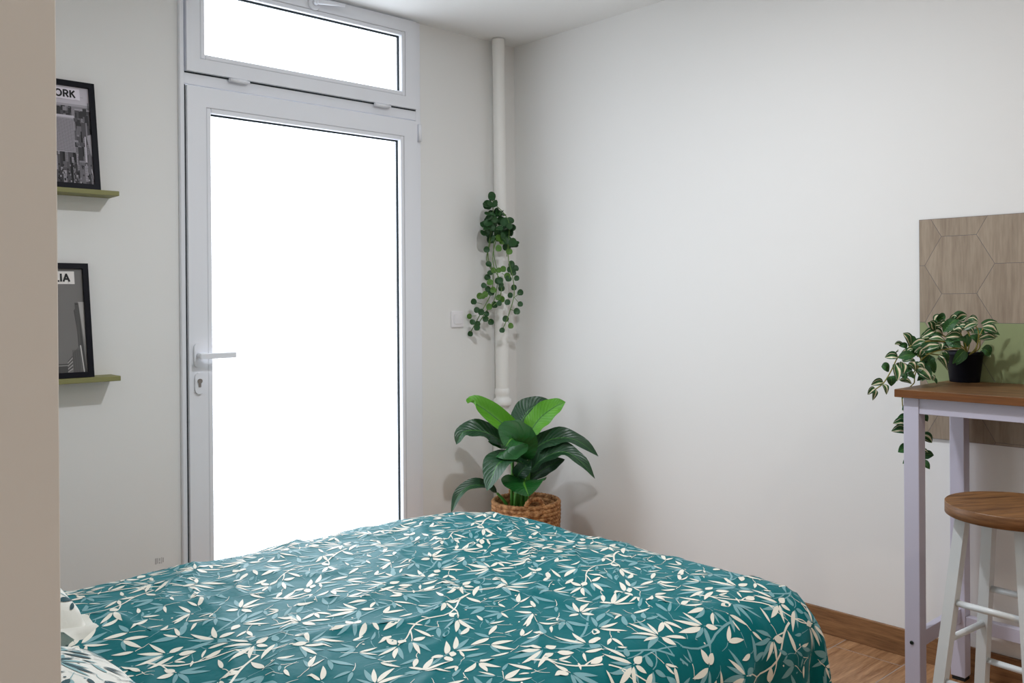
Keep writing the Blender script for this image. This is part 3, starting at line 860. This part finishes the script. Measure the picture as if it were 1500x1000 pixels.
# pillows
pshapes = design(random.Random(9), .46, .85)
def pillow(cx, cy, zb, hx_, hy_, ht, rotz, tilt, label, seed):
    root = thing('pillow', (cx, cy, zb), label, 'pillow', 'leaf print pillows at the head of the bed')
    R3 = Matrix.Rotation(rotz, 3, 'Z') @ Matrix.Rotation(tilt, 3, 'Y')
    fl = .014
    def fn(u_, v_, off, top=1):
        a, b_ = u_/hx_, v_/hy_
        k = max(0, 1-abs(a)**2.6)*max(0, 1-abs(b_)**2.6)
        pin = 1-.07*(1-abs(a))*abs(b_)**3-.0
        z = ht*.5*k**.42
        nz = noise.noise(V((u_*7+seed, v_*7, seed)))*.010*k**.4+noise.noise(V((u_*18+seed, v_*14, seed)))*.0035
        sh = 1-.05*(1-a*a) if abs(b_) > .9 else 1
        x = u_*(1-.06*(1-b_*b_)*0-.05*abs(b_)**2*0); y = v_
        p = V((x, y, top*(z+off)+nz+ht*.38))
        return R3 @ p + V((cx, cy, zb))
    m = MB(); N = 44
    for top in (1, -1):
        g = [fn(hx_*(2*i/N-1), hy_*(2*j/N-1), 0, top) for i in range(N+1) for j in range(N+1)]
        m.add(g, [(i*(N+1)+j, (i+1)*(N+1)+j, (i+1)*(N+1)+j+1, i*(N+1)+j+1) for i in range(N) for j in range(N)], 0, True)
    def fno(u_, v_, off):
        p = fn(u_, v_, 0); e = .003
        n_ = (fn(u_+e, v_, 0)-p).cross(fn(u_, v_+e, 0)-p)
        return p+n_.normalized()*off
    inn = lambda a, b_: abs(a) < hx_*.99 and abs(b_) < hy_*.99
    print_shapes(m, pshapes, .46, fno, inn, -hx_, hx_, -hy_, hy_, {1: 1, 2: 2}, {1: .0006, 2: .0010})
    def fnb(u_, v_, off):
        p = fn(u_, v_, 0, -1); e = .003
        n_ = (fn(u_+e, v_, 0, -1)-p).cross(fn(u_, v_+e, 0, -1)-p)
        return p-n_.normalized()*off
    print_shapes(m, pshapes, .46, fnb, inn, -hx_, hx_, -hy_, hy_, {1: 1, 2: 2}, {1: .0006, 2: .0010})
    m.build('pillow_cushion', [M['pcream'], M['plight'], M['pdark']], root)
    # sewn flange round the edge
    fm = MB(); ringp = []
    K = 160
    for k in range(K):
        t = 4*k/K; sdd = int(t); w_ = t-sdd
        cs = [(-1, -1), (1, -1), (1, 1), (-1, 1)]
        a, b_ = cs[sdd], cs[(sdd+1) % 4]
        px_, py_ = a[0]+(b_[0]-a[0])*w_, a[1]+(b_[1]-a[1])*w_
        ringp.append((px_, py_))
    vs = []
    for k, (a, b_) in enumerate(ringp):
        wv = .012*sin(k*.55+seed)+.006*sin(k*1.3)
        for q_, (ss, dz) in enumerate(((.97, .0), (1.0, .004), (1.0+fl/hx_*.5, wv*.6+.002), (1.0+fl/hx_, wv))):
            sx_, sy_ = hx_*ss, hy_+(ss-1)*hx_
            p = R3 @ V((a*sx_, b_*sy_, ht*.38+dz))+V((cx, cy, zb)); vs.append(p)
    fm.add(vs, [(4*k+q_, 4*((k+1) % K)+q_, 4*((k+1) % K)+q_+1, 4*k+q_+1) for k in range(K) for q_ in range(3)], 0, True)
    rr = random.Random(seed)
    for k in range(60):
        i = rr.randrange(K); a, b_ = ringp[i]
        ss = 1.0+fl/hx_*.15; 
    fm.build('flange', [M['pcream']], root)
    return root
pillow(-2.785, -1.27, .560, .240, .27, .25, .06, .15, 'white leaf print pillow on the bed, the farther one beside the wall partition', 3.1)
pillow(-2.820, -1.95, .555, .250, .26, .22, -.04, .20, 'white leaf print pillow on the bed, the nearer one at the bottom left', 7.7)

# ------------------------------------------------------------------ plants
def catmull(P, n):
    P = [V(p) for p in P]; Q = [P[0]*2-P[1]]+P+[P[-1]*2-P[-2]]; out = []
    segs = len(P)-1
    for i in range(n+1):
        t = i/n*segs; k = min(int(t), segs-1); t -= k
        a, b_, c, d = Q[k:k+4]
        out.append(.5*((2*b_)+(c-a)*t+(2*a-5*b_+4*c-d)*t*t+(3*b_-a-3*c+d)*t**3))
    return out
def leaf3(mb, P, W, nh, fold=.35, mi=0, n=16, m=6, curl=0.0, wave=.0, pk=.42, round_=.8, seed=0):
    """P control points base->tip, W full width, nh hint of the leaf face normal"""
    c = catmull(P, n); nh = V(nh); vs = []; uvs = []
    for i, p in enumerate(c):
        t = i/n
        tg = (c[min(i+1, n)]-c[max(i-1, 0)]).normalized()
        sd = tg.cross(nh)
        if sd.length < .05: sd = tg.cross(V((.3, .5, .8)))
        sd.normalize(); nn = sd.cross(tg).normalized()
        e = math.log(.5)/math.log(pk)
        w_ = W/2*(sin(pi*t**e)**round_ if 0 < t < 1 else .02)
        for j in range(m+1):
            a = 2*j/m-1
            z = fold*abs(a)*w_ - curl*a*a*w_
            z += wave*sin(t*19+seed+(0 if a > 0 else 1.6))*a*a*min(1, w_/W*3)
            vs.append(p+sd*(a*w_*sqrt(max(0, 1-.35*fold*fold)))+nn*z); uvs.append((.5+a*.5, t))
    k = m+1
    mb.add(vs, [(i*k+j, (i+1)*k+j, (i+1)*k+j+1, i*k+j+1) for i in range(n) for j in range(m)], mi, True, uvs)

# big floor plant in the basket
def BP(cx, cy, d): return at(640+cx/4.546, 560+cy/4.546, 4.0-d)
base = BP(540, 850, 0)
bc = V((-.318, -.400, 0))
plant = thing('potted_plant', (bc.x, bc.y, 0), 'large broad-leaved green plant standing in the woven basket in the corner', 'plant')
tc_ = -fwd; upv = V((0, 0, 1)); rgt = V((cos(yaw), -sin(yaw), 0))
def nrm(r, u, d): return rgt*r+upv*u+tc_*d
LV = [ # mat, control points (crop px, depth toward camera), width, normal, fold, wave, peak
 ('leaf_bright', [(560, 360, .02), (470, 300, .03), (330, 190, .03), (240, 135, .04), (205, 140, .07)], .100, nrm(-.35, .75, .65), .55, .002, .38),
 ('leaf_bright', [(600, 362, .03), (640, 300, .03), (700, 225, .03), (790, 160, .04), (856, 130, .06)], .112, nrm(-.55, .25, .8), .25, .007, .45),
 ('leaf_dark', [(545, 300, -.05), (580, 230, -.08), (640, 165, -.10), (752, 118, -.13)], .135, nrm(-.5, .3, .75), .25, .003, .45),
 ('leaf_dark', [(470, 440, .0), (400, 370, .02), (300, 325, .04), (180, 328, .06), (130, 412, .08)], .105, nrm(-.1, .85, .75), .35, .007, .45),
 ('leaf_mid', [(515, 500, .02), (520, 430, .08), (500, 375, .14), (455, 428, .22)], .200, nrm(.0, .45, .9), .25, .003, .42),
 ('leaf_mid', [(500, 420, -.02), (430, 415, .03), (340, 392, .06)], .050, nrm(0, .6, .7), .2, .002, .5),
 ('leaf_mid', [(520, 500, -.02), (580, 440, .0), (650, 385, .02)], .085, nrm(-.2, .35, .8), .2, .003, .5),
 ('leaf_dark', [(610, 540, .05), (520, 520, .10), (410, 540, .17), (335, 722, .22)], .165, nrm(-.45, .6, .6), .22, .003, .48),
 ('leaf_dark', [(615, 500, .0), (680, 420, .02), (790, 372, .04), (930, 385, .06), (1075, 492, .07)], .100, nrm(.1, .8, .75), .35, .007, .42),
 ('leaf_dark', [(615, 600, .03), (700, 510, .06), (830, 462, .09), (940, 510, .12), (1052, 640, .14)], .090, nrm(.2, .8, .7), .4, .007, .42),
 ('leaf_dark', [(612, 648, .0), (690, 590, .01), (770, 545, .02), (852, 512, .03)], .075, nrm(-.3, .45, .8), .25, .003, .45),
 ('leaf_dark', [(530, 655, .02), (545, 610, .05), (590, 560, .07), (620, 520, .08)], .070, nrm(0, .3, .9), .2, .002, .5),
 ('leaf_mid', [(590, 650, .04), (580, 668, .10), (590, 700, .15), (612, 758, .19)], .200, nrm(0, .75, .65), .22, .003, .40),
 ('leaf_dark', [(400, 735, .05), (330, 690, .08), (220, 690, .11), (140, 760, .14), (96, 868, .16)], .060, nrm(-.2, .8, .7), .45, .003, .45),
]
for i, (mt, P_, W, nh, fo, wv, pk) in enumerate(LV):
    m = MB(); leaf3(m, [BP(*q) for q in P_], W, nh, fo, 0, 20, 8, wave=wv, pk=pk, round_=.72, seed=i)
    m.build('leaf', M[mt], plant)
SK = [[(500, 860, .04), (500, 700, .04), (505, 520, .04), (500, 400, .08)], [(515, 870, .02), (525, 740, .01), (540, 560, .0), (560, 360, .02)],
      [(560, 870, .05), (558, 760, .05), (575, 640, .04), (610, 540, .05)], [(580, 870, .01), (590, 740, .0), (600, 600, .01), (618, 500, .0)],
      [(475, 850, .05), (450, 790, .05), (400, 735, .05)], [(540, 870, -.03), (545, 600, -.04), (545, 300, -.05)],
      [(535, 870, .0), (520, 640, .0), (470, 440, .0)], [(570, 870, -.02), (585, 640, .0), (600, 362, .03)],
      [(600, 870, .03), (600, 740, .03), (615, 600, .03)], [(520, 870, .06), (530, 740, .06), (590, 650, .04)]]
for i, q in enumerate(SK):
    P_ = catmull([BP(*k) for k in q], 10)
    P_ = [V((p.x, p.y, p.z)) for p in P_]
    p0 = P_[0]; P_ = [V((bc.x+(p0.x-bc.x)*.5, bc.y+(p0.y-bc.y)*.5, .20))]+P_
    MB().tube(P_, [.0085]*2+[.0085-.0035*k/10 for k in range(len(P_)-2)], 10).build('stalk', M['stem'], plant)
inn = MB(); inn.lathe([(.0001, .012), (.095, .012), (.115, .20), (.112, .203), (.0001, .203)], (bc.x, bc.y, 0), 32, 0)
inn.build('soil', M['soil'], plant)

bk = thing('woven_basket', (bc.x, bc.y, 0), 'round woven seagrass basket with ring handles holding the large plant', 'basket')
BH = .338; Nt = 416; rows = 19; sub_ = 8
def brad(z):
    return .128+.022*smooth(z/.30)
B = MB(); vs = []; nz = rows*sub_
for side in (0, 1):
    for i in range(nz+1):
        z = BH*i/nz
        for k in range(Nt):
            th = 2*pi*k/Nt
            ph = (i % sub_)/sub_ if i < nz else 1
            rw = i/sub_
            arch = abs(sin(pi*rw))**.6
            sgn = 1 if int(rw*2) % 2 else -1
            ch = abs(sin(pi*(th*52/(2*pi)+sgn*(rw % .5)*1.1)))**.7
            dr = .0065*arch*(.35+.65*ch)
            r = brad(z)+dr if side == 0 else brad(z)-.010-dr*.7
            vs.append((bc.x+r*cos(th), bc.y+r*sin(th), z+(.0 if i < nz else .002*ch)))
def idx(sd, i, k): return sd*(nz+1)*Nt+i*Nt+k % Nt
fs = []
for i in range(nz):
    for k in range(Nt):
        fs.append((idx(0, i, k), idx(0, i, k+1), idx(0, i+1, k+1), idx(0, i+1, k)))
        fs.append((idx(1, i, k+1), idx(1, i, k), idx(1, i+1, k), idx(1, i+1, k+1)))
for k in range(Nt):
    fs.append((idx(0, nz, k), idx(0, nz, k+1), idx(1, nz, k+1), idx(1, nz, k)))
    fs.append((idx(0, 0, k+1), idx(0, 0, k), idx(1, 0, k), idx(1, 0, k+1)))
B.add(vs, fs, 0, True)
body = B.build('basket_body', M['basket'], bk)
bt = MB(); bt.lathe([(.0001, .004), (.119, .004), (.119, .010), (.0001, .010)], (bc.x, bc.y, 0), 40, 0); bt.build('basket_base', M['basket'], bk)
def handle(dirv, zc, R0, lift):
    dirv = V(dirv).normalized(); tg = V((-dirv.y, dirv.x, 0))
    c0 = V((bc.x, bc.y, 0))+dirv*(.1545)+V((0, 0, zc))
    P_ = []; rs = []
    K = 72
    for k in range(K):
        th = 2*pi*k/K; P_.append(c0+tg*(R0*cos(th))+V((0, 0, R0*sin(th)))+dirv*(-.012*(cos(th)**2)*1.0)); rs.append(.0082+.0028*abs(sin(k*pi/4)))
    MB().tube(P_, rs, 12, closed=True).build('handle', M['basket'], bk)
hdv = at(784, 746, 3.85)-bc; hdv.z = 0
handle(hdv, .336, .036, 0)
handle(-hdv, .345, .036, 0)

# trailing vine on the pipe
def VP(cx, cy, d=0): return at(650+cx/4.1667, 270+cy/4.1667, 4.285-d)
vine = thing('trailing_vine', (px_at(1.6), yp, 1.62), 'artificial trailing vine with small round leaves hanging on the corner pipe', 'plant')
lower = [(335,390,1),(357,348,1),(262,398,0),(275,487,0),(305,525,1),(335,524,1),(363,517,1),(282,540,0),(267,568,0),(282,598,1),(245,617,0),(270,640,0),(330,590,0),
 (343,586,0),(349,612,0),(352,634,0),(302,645,1),(290,660,0),(252,672,0),(238,684,0),(220,682,1),(183,716,0),(335,690,1),(355,702,1),(338,726,0),(310,735,0),(277,747,0),(203,767,0),(229,780,0),
 (261,790,0),(255,822,0),(288,840,0),(157,806,0),(176,840,0),(206,852,0),(203,874,0),(162,912,0),(406,677,0),(389,719,0),(446,775,0),(467,731,0),(378,821,0),(409,863,0),(356,890,0),
 (428,630,0),(445,573,0),(467,660,0),(405,520,0),(427,515,0),(440,512,0),(425,540,0),(395,575,0),(412,490,0),(400,410,0),(388,560,0),(415,485,0)]
upper = [(292,85,0),(285,120,0),(307,120,0),(262,128,0),(275,180,0),(300,185,0),(325,172,0),(350,172,0),(348,215,0),(405,222,0),(400,255,0),(378,262,0),(272,235,0),(240,248,0),(247,298,0),
 (262,270,0),(290,262,0),(285,308,0),(318,278,0),(340,268,0),(330,300,0),(300,330,0),(385,300,0),(410,295,0),(360,320,0),(395,330,0),(380,378,0),(420,355,0),(440,362,0),(382,345,0),(340,330,1),(310,235,0),(285,205,0),(310,215,0),(370,230,0),(410,270,0)]
rnd = random.Random(2)
fol = MB(); stm = MB()
def disc(mb, c, r, nh, mi):
    nh = V(nh).normalized(); a = nh.cross(V((0, 0, 1))); a = a.normalized() if a.length > .1 else V((1, 0, 0)); b_ = nh.cross(a)
    n = 14; vs = [c-nh*r*.18]
    for k in range(n):
        th = 2*pi*k/n; rr = r*(1-.18*max(0, cos(th-pi/2))**8); wob = r*.10*sin(2*th+c.x*50)
        vs.append(c+a*cos(th)*rr*.95+b_*sin(th)*rr*1.05+nh*wob)
    vs2 = [c+(p-c)*.55-nh*r*.10 for p in vs[1:]]
    allv = vs+vs2; fs = []
    for k in range(n):
        l = (k+1) % n; fs.append((0, 1+n+k, 1+n+l)); fs.append((1+n+k, 1+k, 1+l, 1+n+l))
    mb.add(allv, fs, mi, True)
for (cx, cy, b_) in lower:
    d = rnd.uniform(-.0, .07)
    disc(fol, VP(cx, cy, d), .0152*rnd.uniform(.9, 1.12), nrm(rnd.uniform(-.35, .35), rnd.uniform(-.1, .5), 1), 1 if b_ or rnd.random() < .12 else 0)
for (cx, cy, b_) in upper:
    for k in range(2):
        jx, jy = (0, 0) if k == 0 else (rnd.uniform(-16, 16), rnd.uniform(-14, 14))
        disc(fol, VP(cx+jx, cy+jy, rnd.uniform(-.01, .09) if k == 0 else rnd.uniform(-.03, .03)), .0195*rnd.uniform(.85, 1.2), nrm(rnd.uniform(-.9, .9), rnd.uniform(-.2, 1.2), rnd.uniform(.4, 1)), 1 if b_ else 0)
ST = [[(300,90),(300,180),(285,300),(270,440),(300,540),(290,660),(240,760),(165,900)], [(300,180),(310,300),(305,420),(330,560),(310,700),(270,760),(205,860)],
      [(320,130),(370,180),(400,250),(390,380),(385,440)], [(400,330),(395,450),(420,560),(430,640),(425,700),(405,770),(375,850),(356,888)], [(300,200),(290,330),(262,450),(290,520)],
      [(330,300),(300,430),(310,520),(352,600),(340,700),(300,740)], [(405,762),(446,775)], [(430,690),(467,731)], [(430,690),(467,662)], [(385,820),(409,863)], [(240,700),(220,682)], [(235,730),(183,716)], [(230,780),(261,800),(288,838)], [(200,800),(157,806)], [(320,690),(350,702)], [(355,540),(390,575)]]
for q in ST:
    d0 = rnd.uniform(.0, .04)
    P_ = catmull([VP(x, y_, d0) for x, y_ in q], 6*len(q)); stm.tube(P_, .0021 if len(q) > 3 else .0014, 6)
tag(fol.build('foliage', [M['vine_leaf'], M['vine_leaf2']], vine)); stm.build('stem', M['vine_stem'], vine)

# variegated plant on the table
def TP(cx, cy, d=0): return at(1265+cx/7.143, 450+cy/7.143, 2.80-d)
pot_c = at_z(1415, 559.5, tz); pot_c = V((pot_c.x+.010, pot_c.y+.008, tz))
vp = thing('variegated_plant', tuple(pot_c), 'trailing plant with cream striped leaves in a black pot on the bar table', 'plant')
pm = MB(); dpt = (pot_c-CAM).dot(fwd); sc1 = dpt/F
rt_, rb_ = 25.5*sc1, 20.0*sc1; hp = 45*sc1
pm.lathe([(.0001, .0002), (rb_-.001, .0002), (rb_, .0015), (rb_+(rt_-rb_)*.86, hp*.86), (rt_+.0015, hp*.87), (rt_+.002, hp), (rt_-.001, hp), (rt_-.003, hp*.86), (.0001, hp*.86)], tuple(pot_c), 40)
pm.build('pot', M['black_pot'], vp)
sm_ = MB(); sm_.lathe([(.0001, hp*.875), (rt_-.0035, hp*.868)], tuple(pot_c), 30); sm_.build('soil', M['soil'], vp)
LF = [ # base x,y, tip x,y, width(crop px), kind (0 var 1 plain), depth
 (490,400,412,268,80,0,.10),(470,410,556,330,85,1,.06),(500,405,650,350,60,0,.10),(560,420,760,345,62,0,.08),(455,425,372,405,50,1,.07),(430,480,520,440,40,0,.11),
 (360,520,222,525,70,1,.11),(300,500,365,455,45,0,.09),(360,530,545,505,75,1,.13),(400,560,520,545,50,0,.10),(590,505,620,450,55,0,.13),(600,540,540,360,60,1,.05),
 (330,590,350,775,85,0,.13),(400,570,415,700,75,0,.12),(470,580,545,660,70,0,.11),(290,665,165,725,0,1,.1),(185,620,265,672,78,1,.12),(275,720,290,825,85,1,.12),
 (205,780,78,815,62,0,.12),(120,845,42,915,50,0,.12),(125,860,95,975,45,0,.12),(200,800,240,915,62,0,.12),(370,760,505,800,45,0,.08),(440,690,505,720,60,1,.10),
 (560,640,700,760,110,1,.06),(640,560,745,690,95,1,.04),(700,500,640,640,95,1,.03),(780,500,870,640,60,0,.04),(560,590,640,640,50,0,.09),(390,700,440,760,60,1,.08),
 (820,470,880,600,55,1,.03),
 (740,245,695,145,70,0,.08),(770,150,860,100,85,1,.05),(760,240,610,310,65,0,.08),(830,260,970,120,85,1,.12),(850,150,780,190,40,0,.08),(900,130,975,100,42,0,.07),
 (960,140,1085,90,75,0,.06),(930,250,1030,240,75,0,.10),(1030,250,960,170,60,0,.09),(1035,240,1200,170,60,0,.11),(1050,220,1155,270,45,0,.09),(1080,130,1200,150,45,0,.05),
 (1020,300,850,315,75,0,.12),(1030,330,900,350,60,1,.12),(850,350,1020,420,85,1,.10),(1240,210,1400,265,78,0,.06),(1230,190,1415,165,40,1,.04),(1200,330,1385,320,62,0,.05),
 (1060,450,930,590,88,1,.10),(1240,430,1320,510,95,1,-.01),(1080,290,1060,430,70,1,.05),(1110,300,1200,390,60,1,.03),(680,330,850,350,60,0,.09),(590,450,820,400,70,0,.10),(800,380,810,440,50,0,.11),
 (690,280,830,290,85,1,.07),(1140,260,1270,280,60,1,.0),(620,420,560,520,70,1,.04),(650,600,730,650,70,1,.05),(950,180,880,240,60,1,.06),(1000,190,1090,240,55,0,.10),(760,430,900,440,55,0,.05),
 (820,200,745,190,55,0,.08),(870,200,960,300,70,0,.08),(530,470,640,440,60,0,.08),(650,370,560,420,60,0,.06),(450,440,560,480,60,1,.05),(500,620,420,690,60,1,.05),(640,700,560,770,60,1,.03),(700,720,730,770,40,0,.04),
]
fo = MB(); rnd = random.Random(12)
for (x0, y0, x1, y1, w_, kd, d) in LF:
    if w_ == 0: continue
    A, B_ = TP(x0, y0, d), TP(x1, y1, d+rnd.uniform(-.01, .03))
    mid = (A+B_)/2+upv*.006+tc_*.006
    W = w_*1.3/7.143*(2.8-d)/F
    leaf3(fo, [A, mid, B_], W, nrm(rnd.uniform(-.4, .4), rnd.uniform(.0, .7), 1), .30, kd if rnd.random() > .1 else 0, 8, 6, pk=.45, round_=.85)
for (x0, y0, x1, y1, w_, kd, d) in LF:      # a second, deeper layer of foliage
    if x0 < 400: continue
    jx, jy = rnd.uniform(-45, 45), rnd.uniform(-25, 35)
    A, B_ = TP(x0+jx, y0+jy, d-.035), TP(x1+jx*.6+rnd.uniform(-30, 30), y1+jy, d-.03)
    leaf3(fo, [A, (A+B_)/2+upv*.006, B_], w_*1.05/7.143*2.8/F, nrm(rnd.uniform(-.5, .5), rnd.uniform(.2, .9), 1), .3, rnd.randint(0, 1), 8, 6, pk=.45, round_=.85)
# strand hanging down behind the front leg
def HP(cx, cy, d=0): return at(1290+cx/8.336, 580+cy/8.333, 2.74-d)
for (x0, y0, x1, y1, w_, kd) in ((330,270,205,265,60,1),(340,335,150,332,100,0),(330,420,130,428,100,0),(360,640,212,685,110,1),(360,780,268,825,60,1),(470,250,575,310,95,1),(480,480,628,570,120,0),(470,690,580,690,60,0),
                                 (480,740,650,722,90,1),(470,800,600,892,80,1),(380,500,300,560,90,1),(400,350,470,420,90,0),(400,600,470,640,90,0),(250,10,262,38,30,1),(300,140,262,175,40,1)):
    A, B_ = HP(x0, y0), HP(x1, y1, .02)
    leaf3(fo, [A, (A+B_)/2+upv*.006+tc_*.005, B_], w_*1.25/8.333*2.74/F, nrm(rnd.uniform(-.3, .3), rnd.uniform(.1, .8), 1), .25, kd, 8, 6, pk=.45, round_=.85)
fo.v = [(min(q[0], -.014), q[1], q[2]) for q in fo.v]
fo.build('foliage', [M['varieg'], M['green_leaf']], vp)
sm = MB()
top_c = pot_c+V((0, 0, hp*.9))
for q, d in (([(1075,430),(1040,330),(1000,250),(930,200)], .05), ([(1170,450),(1200,330),(1190,220),(1100,140)], .05), ([(1100,420),(1110,300),(1050,200),(960,140)], .03), ([(1170,430),(1240,240),(1300,190)], .03),
             ([(1000,430),(820,445),(680,490),(590,570),(520,690)], .08), ([(1050,440),(860,360),(640,360),(490,405),(440,470),(360,520),(290,660),(210,790),(120,860)], .09),
             ([(1060,430),(900,330),(760,250),(720,200)], .05), ([(590,480),(600,560),(540,700),(530,790)], .06), ([(1210,430),(1220,340),(1300,330)], .02)):
    P_ = [TP(x, y_, d) for x, y_ in q]; P_ = [top_c+(P_[0]-top_c)*.35-V((0, 0, .008))]+P_ if q[0][1] > 415 else P_
    sm.tube(catmull(P_, 30), .0019, 7)
P_ = [TP(530, 790, .06), HP(262, -15), HP(262, 20, -.01), HP(275, 150, -.015), HP(330, 300, -.01), HP(390, 450), HP(400, 650), HP(420, 860)]
sm.tube(catmull(P_, 40), .0018, 7)
sm.build('stem', M['bar_stem'], vp)

# ------------------------------------------------------------------ light
wd = bpy.data.worlds.new('daylight'); sc.world = wd; wd.use_nodes = True
bg = wd.node_tree.nodes['Background']
bg.inputs[0].default_value = (.85, .915, 1.0, 1); bg.inputs[1].default_value = 4.95
pl = bpy.data.lights.new('door_portal', 'AREA'); pl.shape = 'RECTANGLE'; pl.size = 1.1; pl.size_y = 2.5
pl.cycles.is_portal = True
po = bpy.data.objects.new('door_portal', pl); C.objects.link(po); po.location = (-1.16, .10, 1.25); po.rotation_euler = (-pi/2, 0, 0)
al = bpy.data.lights.new('ceiling_lamp', 'AREA'); al.shape = 'DISK'; al.size = .11; al.energy = 25.5; al.color = (.92, .95, 1)
ao = bpy.data.objects.new('ceiling_lamp', al); C.objects.link(ao); ao.location = (-1.40, -1.80, 2.47)

kl = bpy.data.lights.new('partition_fill', 'AREA'); kl.shape = 'DISK'; kl.size = .11; kl.energy = 9.8; kl.color = (1, .88, .72)  # unseen fill light added on the camera side to brighten the partition face
ko = bpy.data.objects.new('partition_fill', kl); C.objects.link(ko); ko.location = (-1.6, -3.9, 2.47)

sc.view_settings.view_transform = 'Standard'; sc.view_settings.look = 'None'; sc.view_settings.gamma = 1
sc.view_settings.use_curve_mapping = False; sc.view_settings.exposure = 0.0
cy = sc.cycles
cy.max_bounces = 12; cy.diffuse_bounces = 8; cy.glossy_bounces = 4; cy.transparent_max_bounces = 12
cy.use_denoising = True; cy.sample_clamp_indirect = 8
